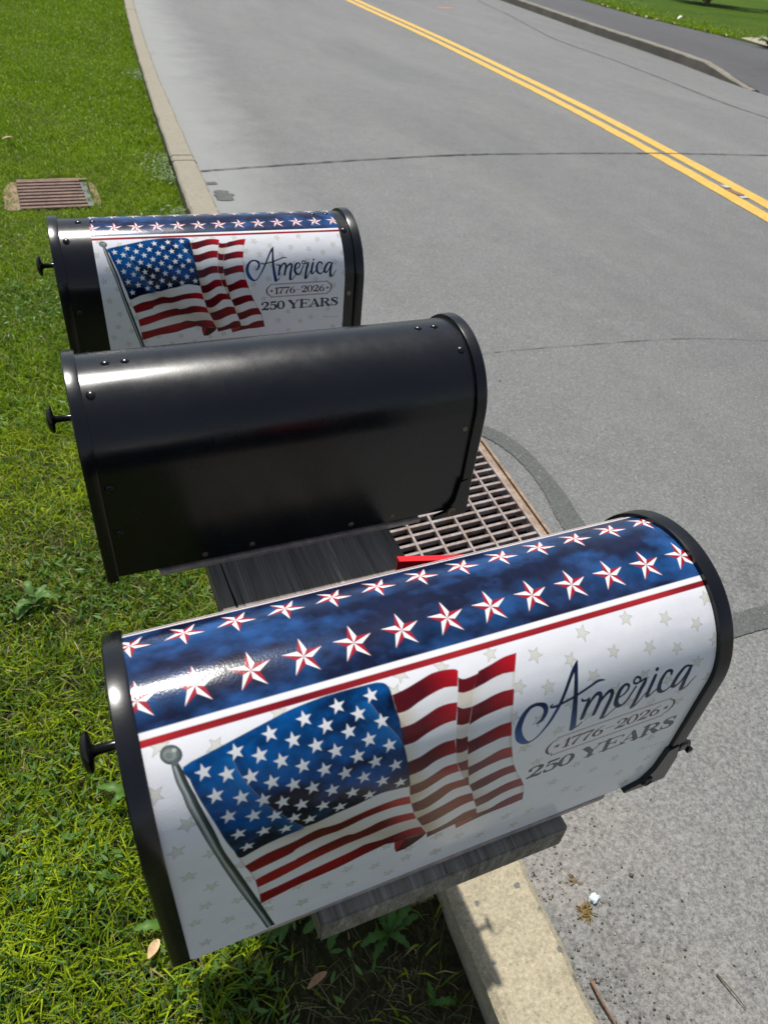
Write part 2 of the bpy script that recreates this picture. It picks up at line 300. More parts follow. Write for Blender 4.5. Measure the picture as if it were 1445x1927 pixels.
ART = {
'cs': [(89.6,68.3),(105.2,77.6),(63.1,73.7),(79.3,81.2),(93.6,89.8),(38.2,80.7),(53.9,87.2),(70,94.4),(84.3,103.6),(99.7,111.3),(43.1,100.2),(60.7,107.8),(76,115.9),(89.8,123.4),(116.9,65.1),(143.8,63),(158.6,73.1),(171.6,62.5),(175.5,83.7),(131.8,74.6),(148.3,83.9),(163,94.7),(178.9,104.7),(121.3,86.6),(135.4,95.3),(151.9,105.2),(165.6,114.9),(182.3,124.5),(108.9,98.7),(124.7,107.4),(140.4,116.2),(155.2,125.9),(170.9,137),(186.8,146.7),(113.8,119.5),(128.9,128.2),(145.2,138.4),(159.6,149.1),(103.9,132.4),(120.9,142),(134.8,151.9),(49.5,120.3),(67.2,127.2),(83,134.7),(97.5,144.8),(109.7,154.4),(54.6,141.2),(73.2,148.5),(90.3,156.3),(59.9,163.3)],
'canton': [(25.5,73.3),(50.1,67.7),(79.6,61.5),(94.9,58.4),(105.2,56.4),(120.7,54.6),(138.6,53.4),(158.2,53.6),(175.6,54.2),(180.3,54.9),(184.7,56.7),(187.3,60.4),(188,65.2),(188.4,69.8),(188.8,78.3),(190,86.4),(189.9,96.7),(190,105.1),(191.2,113.3),(192.1,120.1),(193,130.5),(194.8,145.1),(195.8,156.9),(187,155.3),(171.5,152.6),(159.9,154.3),(148.5,157.7),(131.6,159.9),(115.6,163.9),(106.9,164.1),(99.8,163.9),(105.9,165.8),(90.2,167.3),(74.7,170.4),(63.2,174.7),(53.2,177.7),(49.6,162.7),(44.4,143.2),(40.1,124.9),(35.9,110.8),(31.9,98.3),(29.2,87.8),(28.1,82.3)],
'L': [[(53.2,177.7),(63.2,174.7),(74.7,170.4),(90.2,167.3),(105.9,165.8),(106.9,164.1),(115.6,163.9),(131.6,159.9),(144.5,157.7),(155.9,155.9),(174.3,154.6),(187,155.3),(195.8,156.9)],[(56.2,194.4),(74.3,186.6),(94,183.2),(99.8,181.7),(110.2,177.8),(118.3,176.2),(126.5,177.9),(135.6,178.6),(146.3,176.3),(162.2,173.3),(178.4,172),(188.9,172.4),(198.1,174.9)],[(60.6,209.7),(73.8,206.8),(93.9,201.7),(99.9,196.8),(116.2,192),(129.4,191.6),(134.5,191.8),(146.2,189.3),(157.9,185.9),(171.7,184.5),(185.7,184.9),(200.9,189.1)],[(63.6,225.3),(77.4,220.5),(98,215.4),(99.9,214.2),(120.7,208.2),(141.8,204.8),(149.7,207.1),(161,205.7),(173.1,202.2),(185.6,202.3),(194.9,204.4),(205.1,207.5)],[(65,240.6),(81.2,237.4),(99.9,231.4),(121.1,225.4),(140.9,221.6),(154.9,220.4),(159.3,220.1),(169.1,219.3),(182.5,217.4),(196.3,218.3),(209.7,221.1)],[(66.2,254.5),(80.9,252.4),(99.9,248.3),(125.9,242.9),(148.8,238.5),(161.2,235),(173.2,237),(179.7,237.7),(193.6,236.9),(205.9,237.5),(216.9,241.1)],[(66.4,272.9),(80.6,269.8),(100,264.8),(117.6,262.9),(139.9,259.8),(157.9,254.8),(171.6,252.1),(182.6,250.1),(191.4,252.8),(207.9,254.6),(224.5,258.8)]],
'M': [[(188.5,66.9),(200.5,65.3),(214,62.1),(225,59.6),(235.3,59.6),(243.6,60.9),(247.1,62.4),(247.7,64.1)],[(189.1,81.6),(198.2,81.5),(208.1,78.2),(220.8,74.8),(233.2,73.1),(244.2,75)],[(189.7,93.4),(200.1,93.2),(211.6,90.2),(222.4,87),(232,86.2),(241.3,87.3)],[(189.3,108.8),(199.7,108.9),(211.1,104.9),(222.5,102.2),(231.3,101.2),(237.8,101.7)],[(192,125.6),(203.9,124.3),(214.3,120.5),(224.7,118.1),(235.4,118.7)],[(193.9,141.7),(205.8,140.3),(216.9,134.9),(226.4,133),(236.6,132.9)],[(195.6,157.3),(207.3,156.5),(218.1,151),(227.4,146.4),(238.7,146.9)],[(198.1,173.9),(209.4,173.4),(221.2,167.3),(231.3,161.7),(243.1,161.3)],[(201,189.9),(211.4,189.3),(222.5,183.3),(233.6,177.3),(250.2,178.6)],[(205.5,207.5),(217.5,208.4),(229.7,201.1),(241.5,191.9),(258,193.1)],[(209.8,221.3),(222.7,218.7),(237.3,213.6),(250,209.1),(264.3,210.9)],[(217.3,239.9),(230.3,239),(246,232.6),(257.2,228.5),(268.8,227.2)],[(224.4,257.6),(234.7,256.9),(249,251.9),(262.1,245.2),(274.5,245.3)],[(225.8,268.1),(239,265.6),(254.8,262.5),(266.9,261.5),(278,260.5)]],
'Fo': [[(246.5,68.5),(250.4,70.8),(256.6,70.9),(264.9,69.9)],[(243.4,79.5),(248.7,81.4),(257.2,81)],[(240.5,90.7),(245.5,93.8),(253.5,94.4)],[(237.8,105.4),(242.9,107.5),(249.3,107.6)],[(236.1,118),(241.4,120),(247.3,119.6)],[(236.4,133.3),(241.7,135),(247.3,133.7)],[(238.7,146.9),(243.7,147.5),(248.8,146.7)],[(244.3,162.7),(248,163.1),(251.9,163.8)],[(250.1,178.1),(252.4,177.5),(254.4,177.1)],[(257.6,193.4),(257.9,193.7),(258.3,194.1)]],
'R': [[(265.3,68.4),(277.8,66.1),(290.5,63.4),(303.3,62.8)],[(257.2,81),(267.9,79.1),(278.5,76.8),(287.8,76.1),(297.6,77.1)],[(253.5,94.6),(264.3,92.8),(274.6,90.8),(283.9,90.1),(293.9,90.9)],[(249,109.5),(260.9,106.2),(272.8,104.7),(282,104.1),(291.3,104.3)],[(247.1,125.5),(256.6,124),(267.5,121.5),(278.5,119.5),(289.1,119.8)],[(247.8,140.6),(259.1,137.3),(269.9,135.1),(280.1,133.6),(289.9,135.1)],[(250.9,159.9),(261.9,157.3),(272.3,152.6),(282.1,149.2),(292.4,150.5)],[(254.2,177),(264.7,172.1),(276.4,168.7),(286.8,167.6),(297.4,168.9)],[(258.3,194.1),(268.1,190.2),(280.1,186.8),(291.5,184.6),(302.4,185.2)],[(264.2,209.2),(276.2,206.8),(288.3,202.4),(297.8,199.8),(308.6,200.3)],[(268.3,226.4),(279.6,224.4),(291.9,220),(303.6,216.8),(317,217.2)],[(273.9,243.1),(285.9,240.9),(299.2,235.1),(311.4,233),(324.3,233.9)],[(277.2,257.6),(291.2,257.3),(302.8,251.9),(314.9,248.7),(327.6,248.5)],[(257.4,272.8),(274.5,268.9),(293,266.4),(312.3,265.9),(329.9,264.3)]],
'curl': [(191.4,252.8),(196.1,252.6),(204.9,254.4),(224,258.4),(220.7,264),(211.7,270.8),(204.3,274.9),(195,274.7),(192.7,266.2)],
'curlb': [(191.4,252.8),(196.1,252.6),(201.2,255),(200,262.1),(194.9,274.1),(192.7,266.2)],
'curl2': [(254.8,262.5),(266.9,261.5),(278.1,261.2),(271.8,265.8),(257.4,272.8),(256.2,268.2)],
'ball': [(26.5,64.7),(26.4,62.1),(25.2,59.6),(23.2,57.5),(20.5,56.2),(17.7,55.9),(15,56.5),(13.1,58.1),(12.1,60.4),(12.1,63),(13.3,65.5),(15.3,67.6),(18,68.9),(20.8,69.2),(23.4,68.6),(25.4,67)],
'collar': [(18.3,67.6),(22.9,68),(23,70.4),(18,70.9)],
'poleL': [(17.9,69.9),(18.8,82.1),(21.4,92.9),(22.2,100.1),(25.8,114.3),(29.6,130.7),(34.3,152.7),(39.5,182.6),(46.4,218.2),(54.2,255.2),(62.7,293.7),(70,329.3)],
'poleR': [(23,69.4),(24.8,75.1),(27.7,87.9),(30.6,97.6),(30.9,100.2),(34.2,113.5),(38.5,132.1),(43.1,160.9),(50.7,196.9),(58.4,233.9),(66.8,274.6),(77.7,328.9)],
'cream': [(509.7,63.7),(417.9,61.1),(458.8,71.1),(492.1,84.1),(370.2,62.6),(397.1,85.9),(435.6,91.9),(466.6,100.9),(319.9,69),(352,81.3),(511.5,104.2),(373.5,101.9),(326.9,98.7),(299.1,90.7),(397.7,123.5),(428.4,117.6),(491.1,121.7),(511.7,147.1),(458.4,132.3),(480.2,152.5),(348.4,119.7),(414.7,144),(369.7,144),(316.3,128.3),(340.5,150.4),(307.7,160.8),(328.9,196),(446,157.8),(517,188.8),(487.2,174.8),(383.8,231.4),(411.4,257.2),(436.1,248.9),(490,277.8),(454.9,288.6),(486.4,296.6),(361.8,251.5),(384.4,278.4),(405.7,291.7),(474.2,320),(475.7,232),(514.4,273.9),(291,116.9),(20.3,115.4),(13.9,178.5),(29.3,208.9),(22,238.6),(11,261.9),(38,279.7),(47.9,249.6),(52.6,189.8),(59.8,220.3),(32.7,154.5),(99.7,267.5),(103.9,304.1),(71.9,290.7),(56,311),(71.9,275.2),(184.5,255.2),(208.6,278.2),(207.5,295.3),(174.2,287.3),(190.7,314.1),(146.8,271.2),(126.7,287.6),(151.4,305.5),(104.1,305.4),(238.6,307.1),(263.7,292.2),(242.2,309.6),(289.9,309.1),(330.8,316.6),(316.3,289.5),(345.1,297),(238.1,273.6),(50.5,65.8),(12.3,55.1),(98.9,55.3),(9.5,138),(16,307.2),(3.3,86.5),(280,57.8),(235.1,57.6),(191.3,65.5),(199.8,53.6)],
'S': [[(315.1,130.9,1),(319.3,128.7,2.3),(322.4,123.8,3.3),(323.3,118.7,3.5),(321.4,114.4,3.5),(317.4,112,2.5),(312.2,111,2.2),(306.3,112.7,2.5),(300.4,118.5,3.7),(296.7,127.2,4.8),(296.6,134.7,5.2),(299.5,143.3,5.5),(305.3,150.6,3.9),(311.1,153,1.8),(317.2,149.5,1.3),(322.6,142.4,1.5),(328.2,134.2,2.2),(333.4,125.3,2.3),(338.4,116.9,2.3),(343,108.2,2.2),(348.3,98.6,2.4),(353.1,91.2,2.5),(357.1,86,1.5),(358.7,84.2,0.5)],[(358.7,84.2,0.5),(356.8,88.9,2.3),(355.3,97.9,2.7),(354,111.6,3.1),(353.5,126.8,4),(354.5,141.2,4.6),(356,152.1,4.9),(356.5,155.7,4.6)],[(357.7,155.7,2.5),(359.1,155.3,1.7),(362.6,153.6,1.2),(365.2,149.9,0.7)],[(330,116.1,0.7),(328.2,117.7,1.3),(330.1,118.9,1.6),(335.4,119,1.7),(341.4,117.9,1.5),(351.3,115.9,1.5),(359.8,113.4,1.5),(369.2,110.4,1.5),(377.1,107.7,1.8),(381.8,108,1.2),(384.6,108.7,0.4)],[(360.8,120.5,0.8),(361.3,122.4,1.3),(364.1,123.4,1.3),(368.4,122.7,0.9)],[(368.4,122.3,1.4),(366.7,129,2.8),(364.6,138.8,3.3),(363.8,144.1,3)],[(365.8,136.5,1.4),(370,126.8,1.9),(375,121.3,2.4),(378.5,120.3,2.8),(380.9,123.3,2.9),(380.2,129.7,3.2),(378,137.6,3.3),(376.6,144.2,3)],[(378,135.8,1.5),(382.8,128.1,2),(388.7,122.7,2.5),(392.3,122.1,2.8),(393.7,126,3),(392.3,132.3,3.3),(389.5,142.2,3.7),(388.2,153.6,3.6)],[(387.8,155.1,2.1),(392.3,155,1.3),(396.6,150.4,1),(401.8,145.3,1)],[(402.7,133,1.1),(407.7,130.9,1.3),(411.2,127,1.6),(411.8,123,1.8),(409.3,120.7,1.8),(405.3,121.8,2.5),(401.7,126.3,3.3),(399.9,133.3,3.7),(400.3,139.4,3.9),(404.1,144.5,3.2),(408.7,144.7,2.2),(412.9,140.1,1.7),(416.4,133.1,1.5),(420.3,126.8,1.3)],[(419.9,123.3,1.4),(417.9,122.3,1.4),(417.4,119.4,1.5),(420.1,116.7,1.5),(423.5,118.2,1.5),(424.6,120.9,1.4),(422.4,123.5,1.4),(419.4,123.2,1.4)],[(419.9,123.3,1),(424.8,122.9,1.2),(429.6,121.3,1.3),(431.8,121.6,0.7)],[(431.4,121.6,1.5),(429.5,126.5,3.4),(426.4,133.2,3.5),(423.9,143.4,3.4),(422.4,152.2,3.6),(422.2,154.6,2.8)],[(423.4,154.9,1.8),(426.5,151.9,1.4),(430.3,145,1),(434.5,138.9,1)],[(441.9,121.7,2.6),(439.8,127.5,3.2),(437.3,136.2,3.3),(436.7,143.1,3.3),(438.1,145.4,2.2),(441.1,143.9,1.3),(445.1,140.1,1.1),(448.3,138.9,1)],[(443.3,115.3,2.8),(443.4,115.4,2.8)],[(461,125.6,2),(461,122.9,2.3),(457.7,121.1,2.1),(453.6,122.9,2.4),(449.6,129.9,3.3),(449,137.8,3.7),(450.9,142.8,3.3),(455.6,146,2.2),(460.4,144.6,1.4),(464.4,140.7,1.2)],[(484,124.2,1.2),(479.8,122.7,1.7),(475.6,124.1,2.5),(469.8,130.7,3.4),(466.5,138.6,3.8),(466.8,142.6,3.4),(469.9,144,2.4),(474.9,140.3,1.5),(479.9,132.3,1.5),(483.6,124.8,1.6)],[(484.5,124.4,2.4),(482.3,131.4,3.3),(480.1,139.8,3.6),(479.5,149.7,3.8),(480.1,153,2.6)],[(480.7,153.3,1.9),(486.6,150.5,1.3),(489.7,144.4,0.9),(494,139.6,0.4)]],
'cart': [(341.7,162.2),(360.6,161.7),(390.4,162.1),(417.9,163.8),(445.6,163.9),(475.2,164),(475.7,167.6),(480.9,172.9),(483.6,179.1),(482.3,186.4),(480.3,190.4),(477.7,191.1),(478.3,194.5),(475.1,193.9),(457.7,194.4),(428.9,193.9),(400.9,193.4),(376.6,192.6),(356.8,192.9),(343.1,192.8),(343.5,189.5),(339,185.1),(336.2,180.6),(335.8,175.4),(338.5,169.2),(341.1,165.7),(341,162.1)],
'sig': [(466.8,254.1),(468.8,251.3),(470.6,250),(473.7,253.9),(474,250.7),(477.9,252.9),(480.1,250.7),(482.5,250.9),(485.2,253.7),(488,251.1),(491,252.7),(492.8,251.4),(496.6,251.2),(501.5,251.6)],
'cf': [(60,77),(60.9,83),(63,90.2),(67.5,100.8),(73.6,112),(76.4,118.3),(77.7,120.9),(87.5,134.3),(96.6,150.2),(104.3,161.5)],
'cf2': [(169.3,66.8),(173.2,75.4),(177.1,83.4),(182,91.9),(186.5,99.7),(189.1,105.6)],
}

# ------------------------------------------------------------------ print on the two covers (vector drawing sampled onto the sheet's own vertices)
class Canvas:
    def __init__(s, x0, x1, y0, y1, step):
        s.x0, s.y0, s.h = x0, y0, step; s.nx = int(round((x1 - x0) / step)) + 1; s.ny = int(round((y1 - y0) / step)) + 1
        s.xs = x0 + np.arange(s.nx) * step; s.ys = y0 + np.arange(s.ny) * step
        s.A = np.ones((s.ny, s.nx, 3)) * .8
    def blend(s, sl, cov, col):
        a = s.A[sl]; c = col[sl] if isinstance(col, np.ndarray) and col.ndim == 3 else np.asarray(col)
        s.A[sl] = a + (c - a) * cov[..., None]
    def poly(s, pts, col, alpha=1.0):
        p = np.array(pts, float)[:, :2]; u = (p[:, 0] - s.x0) / s.h + .5; v = (p[:, 1] - s.y0) / s.h + .5
        i0, i1 = max(0, int(u.min())), min(s.nx, int(u.max()) + 2); j0, j1 = max(0, int(v.min())), min(s.ny, int(v.max()) + 2)
        if i1 <= i0 or j1 <= j0: return None
        cov = np.zeros((j1 - j0, i1 - i0)); e = np.arange(i0, i1); u2, v2 = np.roll(u, -1), np.roll(v, -1); K = 3
        for j in range(j0, j1):
            for k in range(K):
                y = j + (k + .5) / K; m = (v <= y) != (v2 <= y)
                if not m.any(): continue
                x = np.sort(u[m] + (y - v[m]) * (u2[m] - u[m]) / (v2[m] - v[m]))
                for a, b in zip(x[::2], x[1::2]): cov[j - j0] += np.clip(np.minimum(b, e + 1) - np.maximum(a, e), 0, 1) / K
        s.blend((slice(j0, j1), slice(i0, i1)), np.clip(cov, 0, 1) * alpha, col); return cov
    def stroke(s, pts, col, alpha=1.0):           # pts: (x, y, width)
        p = np.array(pts, float)
        m = p[:, 2].max() + s.h * 2
        i0, i1 = max(0, int((p[:, 0].min() - m - s.x0) / s.h)), min(s.nx, int((p[:, 0].max() + m - s.x0) / s.h) + 2)
        j0, j1 = max(0, int((p[:, 1].min() - m - s.y0) / s.h)), min(s.ny, int((p[:, 1].max() + m - s.y0) / s.h) + 2)
        if i1 <= i0 or j1 <= j0: return
        X, Y = np.meshgrid(s.xs[i0:i1], s.ys[j0:j1]); best = np.full(X.shape, 1e9)
        for a, b in zip(p[:-1], p[1:]):
            d = b - a; L2 = d[0] ** 2 + d[1] ** 2 + 1e-9
            t = np.clip(((X - a[0]) * d[0] + (Y - a[1]) * d[1]) / L2, 0, 1)
            best = np.minimum(best, np.hypot(X - a[0] - t * d[0], Y - a[1] - t * d[1]) - (a[2] + t * d[2]) / 2)
        s.blend((slice(j0, j1), slice(i0, i1)), np.clip(.5 - best / s.h, 0, 1) * alpha, col)
def smooth(pts, n=6, closed=False):
    p = np.array(pts, float); N = len(p); out = []
    for i in range(N if closed else N - 1):
        if closed: a, b, c, d = p[i - 1], p[i], p[(i + 1) % N], p[(i + 2) % N]
        else: a, b, c, d = p[max(i - 1, 0)], p[i], p[i + 1], p[min(i + 2, N - 1)]
        for k in range(n):
            t = k / n; out.append(.5 * (2 * b + (c - a) * t + (2 * a - 5 * b + 4 * c - d) * t * t + (3 * b - a - 3 * c + d) * t ** 3))
    if not closed: out.append(p[-1])
    return np.array(out)
def fbm(ny, nx, cells, octv=4, seed=0, ax=1.0):
    r = np.random.default_rng(seed); o = np.zeros((ny, nx)); amp = 1; tot = 0
    for k in range(octv):
        cy, cx_ = max(2, int(cells * 2 ** k)), max(2, int(cells * 2 ** k * nx / ny * ax)); g = r.random((cy + 2, cx_ + 2))
        y = np.linspace(0, cy, ny); x = np.linspace(0, cx_, nx); yi = y.astype(int); xi = x.astype(int); fy = y - yi; fx = x - xi
        fy = fy * fy * (3 - 2 * fy); fx = fx * fx * (3 - 2 * fx)
        a = g[np.ix_(yi, xi)]; b = g[np.ix_(yi, xi + 1)]; c = g[np.ix_(yi + 1, xi)]; d = g[np.ix_(yi + 1, xi + 1)]
        o += amp * ((a * (1 - fx) + b * fx) * (1 - fy)[:, None] + (c * (1 - fx) + d * fx) * fy[:, None]); tot += amp; amp *= .55
    o /= tot; return np.clip((o - .5) * 2.2 + .5, 0, 1)
def star(x, y, R, rot=0, r=.40, wob=0, rg=None):
    out = []
    for k in range(10):
        a = R_(90 + rot + 36 * k); q = R if k % 2 == 0 else R * r
        if wob: q *= 1 + (rg.random() - .5) * wob
        out.append((x + q * math.cos(a), y - q * math.sin(a)))
    return out
GL = {'1': (.72, [[(.36, .95, .17), (.36, .04, .17)], [(.06, .80, .05), (.2, .86, .06), (.34, .95, .1)], [(.08, .03, .06), (.64, .03, .06)]]),
 '7': (.74, [[(.06, .92, .12), (.66, .92, .12)], [(.68, .93, .06), (.5, .6, .09), (.36, .3, .14), (.3, .06, .17)], [(.06, .95, .05), (.06, .74, .05)]]),
 '6': (.78, [[(.66, .97, .04), (.4, .86, .07), (.18, .58, .14), (.13, .3, .16), (.2, .1, .1), (.38, .02, .06), (.58, .1, .12), (.65, .3, .15), (.56, .5, .1), (.38, .57, .05), (.2, .46, .04)]]),
 '2': (.76, [[(.12, .70, .11), (.1, .8, .12), (.18, .92, .07), (.36, .98, .06), (.56, .88, .13), (.6, .7, .16), (.46, .45, .1), (.1, .06, .05)], [(.1, .07, .1), (.36, .10, .14), (.6, .07, .13), (.68, .24, .04)]]),
 '0': (.78, [[(.38, .98, .05), (.2, .9, .09), (.1, .66, .14), (.09, .5, .16), (.1, .34, .14), (.2, .1, .09), (.38, .02, .05), (.56, .1, .09), (.66, .34, .14), (.67, .5, .16), (.66, .66, .14), (.56, .9, .09), (.38, .98, .05)]]),
 '5': (.76, [[(.2, .92, .12), (.62, .94, .1), (.68, 1.0, .03)], [(.2, .95, .05), (.15, .52, .05)], [(.15, .54, .05), (.36, .63, .06), (.58, .52, .13), (.64, .3, .16), (.54, .1, .1), (.32, .02, .06), (.14, .08, .1), (.1, .2, .1)]]),
 'Y': (1.0, [[(.16, .95, .17), (.5, .46, .17)], [(.5, .46, .17), (.5, .05, .17)], [(.86, .95, .05), (.53, .46, .05)], [(0, .97, .05), (.34, .97, .05)], [(.72, .97, .05), (1.0, .97, .05)], [(.3, .03, .05), (.72, .03, .05)]]),
 'E': (.86, [[(.22, .95, .17), (.22, .05, .17)], [(.02, .97, .05), (.78, .97, .05), (.8, .74, .04)], [(.02, .03, .05), (.82, .03, .05), (.85, .28, .04)], [(.22, .52, .05), (.58, .52, .05)], [(.58, .66, .05), (.58, .38, .05)]]),
 'A': (1.0, [[(.13, .05, .05), (.46, .97, .05)], [(.48, .96, .13), (.8, .05, .18)], [(.22, .33, .05), (.7, .33, .05)], [(0, .03, .05), (.3, .03, .05)], [(.6, .03, .05), (1.0, .03, .05)]]),
 'R': (.98, [[(.22, .95, .17), (.22, .05, .17)], [(.02, .97, .05), (.45, .97, .05), (.66, .9, .1), (.73, .74, .16), (.64, .57, .1), (.42, .51, .05), (.22, .51, .05)], [(.5, .5, .12), (.8, .05, .18)], [(.02, .03, .05), (.42, .03, .05)], [(.68, .03, .05), (1.0, .03, .05)]]),
 'S': (.76, [[(.64, .76, .05), (.6, .92, .06), (.4, .98, .06), (.18, .9, .11), (.15, .72, .16), (.36, .56, .17), (.56, .42, .17), (.64, .24, .16), (.54, .06, .09), (.34, .02, .06), (.14, .1, .05), (.1, .27, .05)], [(.66, .98, .05), (.66, .7, .05)], [(.08, .02, .05), (.08, .3, .05)]])}
def paint(cv, seed=1):
    A = ART; ny, nx = cv.ny, cv.nx; rg = np.random.default_rng(seed)
    X = cv.xs[None, :] * np.ones((ny, 1)); Y = cv.ys[:, None] * np.ones((1, nx))
    n1 = fbm(ny, nx, 7, 5, 11); n2 = fbm(ny, nx, 40, 3, 12); n3 = fbm(ny, nx, 12, 4, 13, .35); n4 = fbm(ny, nx, 60, 2, 14, .15)
    def mixc(a, b, f): return np.asarray(a)[None, None] * (1 - f[..., None]) + np.asarray(b)[None, None] * f[..., None]
    # paper
    cv.A = mixc((.84, .845, .885), (.87, .87, .90), n1); cv.A *= (1 - .03 * n2)[..., None]
    # cream stars
    for x, y in A['cream']:
        rot = rg.uniform(-40, 40); R = rg.uniform(6.6, 7.6) * (.92 if y > 200 else 1); S = star(x, y, R, rot, .42, .22, rg)
        cv.poly(S, (.70, .69, .61), .85)
        o = np.array(S + S[:1]); o = np.column_stack([o, np.full(len(o), .38)]); cv.stroke(o, (.26, .245, .20), .75)
    # navy band
    n5 = fbm(ny, nx, 16, 5, 31, .55)
    blue = mixc(lin(14, 26, 58), lin(6, 70, 132), np.clip(n5 * 1.9 - .72, 0, 1)); blue = blue * (1 - .5 * np.clip(n3 * 1.6 - .75, 0, 1)[..., None]) + np.array(lin(38, 40, 66)) * .5 * np.clip(n3 * 1.6 - .75, 0, 1)[..., None]
    blue *= (.8 + .4 * n2)[..., None]
    b0, b1, C0 = 42.6, -63.0, -10.2
    blue = blue * .80 + blue.mean(-1, keepdims=True) * .16
    cv.poly([(-20, b1), (560, b1), (560, b0), (-20, b0)], blue)
    cv.poly([(-20, b0), (560, b0), (560, 47.6), (-20, 47.6)], (.82, .82, .83)); cv.poly([(-20, -68), (560, -68), (560, b1), (-20, b1)], (.82, .82, .83))
    red = mixc(lin(122, 20, 32), lin(168, 40, 44), n3) * (.85 + .3 * n4)[..., None]
    cv.poly([(-20, 47.6), (560, 47.6), (560, 53.0), (-20, 53.0)], red); cv.poly([(-20, -72.6), (560, -72.6), (560, -68), (-20, -68)], red)
    gb = np.array(lin(16, 104, 176))
    for k in range(13):
        for row, (yy, fl) in enumerate(((18.9, 0), (-39.3, 180))):
            x = (3.6 if row == 0 else 5.2) + k * (41.95 if row == 0 else 41.93)
            d = np.hypot((X - x) * .8, Y - yy); f = np.clip(1 - d / 21, 0, 1) * np.clip(n1 * 2 - .5, 0, 1) * .55
            cv.A = np.where((Y < b0)[..., None] & (Y > b1)[..., None], cv.A + (gb - cv.A) * f[..., None], cv.A)
    for k in range(13):
        for row, (yy, fl) in enumerate(((18.9, 0), (-39.3, 180))):
            x = (3.6 if row == 0 else 5.2) + k * (41.95 if row == 0 else 41.93)
            S = star(x, yy, 17.2, fl - 1, .385); c = (x, yy)
            cv.poly(star(x, yy, 18.2, fl - 1, .385), lin(8, 22, 60), .55)
            for q in range(5):
                tip = S[2 * q]; ccw = S[(2 * q + 1) % 10]; cw = S[(2 * q - 1) % 10]
                cv.poly([c, tip, ccw], lin(152, 28, 44)); cv.poly([c, tip, cw], (.83, .83, .835))
    # flag
    cream = np.array(lin(206, 190, 158)); brown = np.array(lin(150, 120, 82)); white = np.array((.80, .80, .81))
    def white_at(f): return white[None, None] * (1 - f[..., None]) + (cream * (1 - .35 * n3[..., None]) + brown * .35 * n3[..., None]) * f[..., None]
    def red_at(f): return mixc(lin(92, 18, 28), lin(190, 22, 36), f) * (.8 + .35 * n3)[..., None]
    def xr(lines):                               # left / right limit of a panel as a function of height
        l = np.array([q[0] for q in lines]); r = np.array([q[-1] for q in lines]); o = np.argsort(l[:, 1]); o2 = np.argsort(r[:, 1])
        lx = np.interp(cv.ys, l[o, 1], l[o, 0]); rx = np.interp(cv.ys, r[o2, 1], r[o2, 0]); return lx[:, None], rx[:, None]
    def panel(lines, first, fw, fr, wn_=.8):
        L = [smooth(q, 5) for q in lines]
        for i in range(len(L) - 1):
            P = np.vstack([L[i], L[i + 1][::-1]])
            cv.poly(P, red_at(fr) if (i % 2 == 0) == (first == 'r') else white_at(fw))
        for q in L[1:-1]: cv.stroke(np.column_stack([q, np.full(len(q), .3)]), lin(80, 30, 34), .5)
        cv.stroke(np.column_stack([L[0], np.full(len(L[0]), .4)]), lin(90, 24, 30), .5); cv.stroke(np.column_stack([L[-1], np.full(len(L[-1]), .4)]), lin(90, 24, 30), .5)
    nz = (n3 - .5) * .5
    lx, rx = xr(A['R']); u = np.clip((X - lx) / np.maximum(rx - lx, 1), 0, 1)
    panel(A['R'], 'r', np.clip(np.clip(.5 - u * 1.4, 0, 1) + np.clip(u * 8 - 7.2, 0, 1) + nz * .9, 0, .85), np.clip(u * 1.25 - .2 + nz * .6, 0, 1) * np.clip(1.25 - Y / 260, .25, 1))
    lx, rx = xr(A['M']); u = np.clip((X - lx) / np.maximum(rx - lx, 1), 0, 1)
    panel(A['M'], 'r', np.clip(.85 - u * 2.0 + nz, 0, .8), np.clip(u * 1.5 - .55 + nz * .5, 0, 1) * np.clip(1.25 - Y / 260, .3, 1))
    panel(A['Fo'], 'r', np.clip(.7 + nz, 0, 1), np.clip(.15 + nz * .3, 0, 1))
    cv.poly(A['curl2'], lin(150, 44, 46))
    lx, rx = xr(A['L']); u = np.clip((X - lx) / np.maximum(rx - lx, 1), 0, 1)
    dg = (X - 95 - (Y - 215) * 1.25) / 75         # slanted soft fold
    fold = np.clip(1 - np.abs(dg - .9) * 1.1, 0, 1)
    panel(A['L'], 'w', np.clip(.6 * fold + np.clip(.25 - u * 3, 0, 1) + nz * .5 - .08, 0, .8), np.clip(.34 - .55 * fold + np.clip(u * 4 - 3.2, 0, .5) + nz * .4, 0, 1))
    cv.poly(A['curl'], lin(66, 8, 16)); cv.poly(A['curlb'], lin(150, 24, 40))
    for P in (A['curl'], A['curl2']):
        q = np.array(list(P) + [P[0]]); cv.stroke(np.column_stack([q, np.full(len(q), .35)]), lin(84, 26, 30), .6)
    # canton
    Cp = smooth(A['canton'], 3, True)
    cb = mixc(lin(6, 20, 48), lin(4, 76, 140), np.clip(n5 * 1.7 - .5 + (140 - Y) / 300, 0, 1)) * (.72 + .5 * n2)[..., None]
    cv.poly(Cp, cb); cv.stroke(np.column_stack([Cp, np.full(len(Cp), .5)]), lin(6, 20, 46), .7)
    for key, side, gain in (('cf', -1, 1), ('cf2', -1, 1)):
        q = smooth(A[key], 4)
        for w, a in ((16, .10), (11, .12), (7, .14), (3.5, .18)):
            cv.stroke(np.column_stack([q[:, 0] + side * w * .42, q[:, 1] + w * .30, np.full(len(q), w)]), lin(24, 118, 190), a)
        for w, a in ((10, .16), (5, .25)):
            cv.stroke(np.column_stack([q[:, 0] - side * w * .42, q[:, 1] - w * .30, np.full(len(q), w)]), lin(8, 14, 36), a)
        cv.stroke(np.column_stack([q, np.full(len(q), .5)]), lin(150, 130, 120), .55)
    for x, y in A['cs']: cv.poly(star(x, y, 6.5, rg.uniform(-1, 6), .40, .08, rg), (.80, .80, .81))
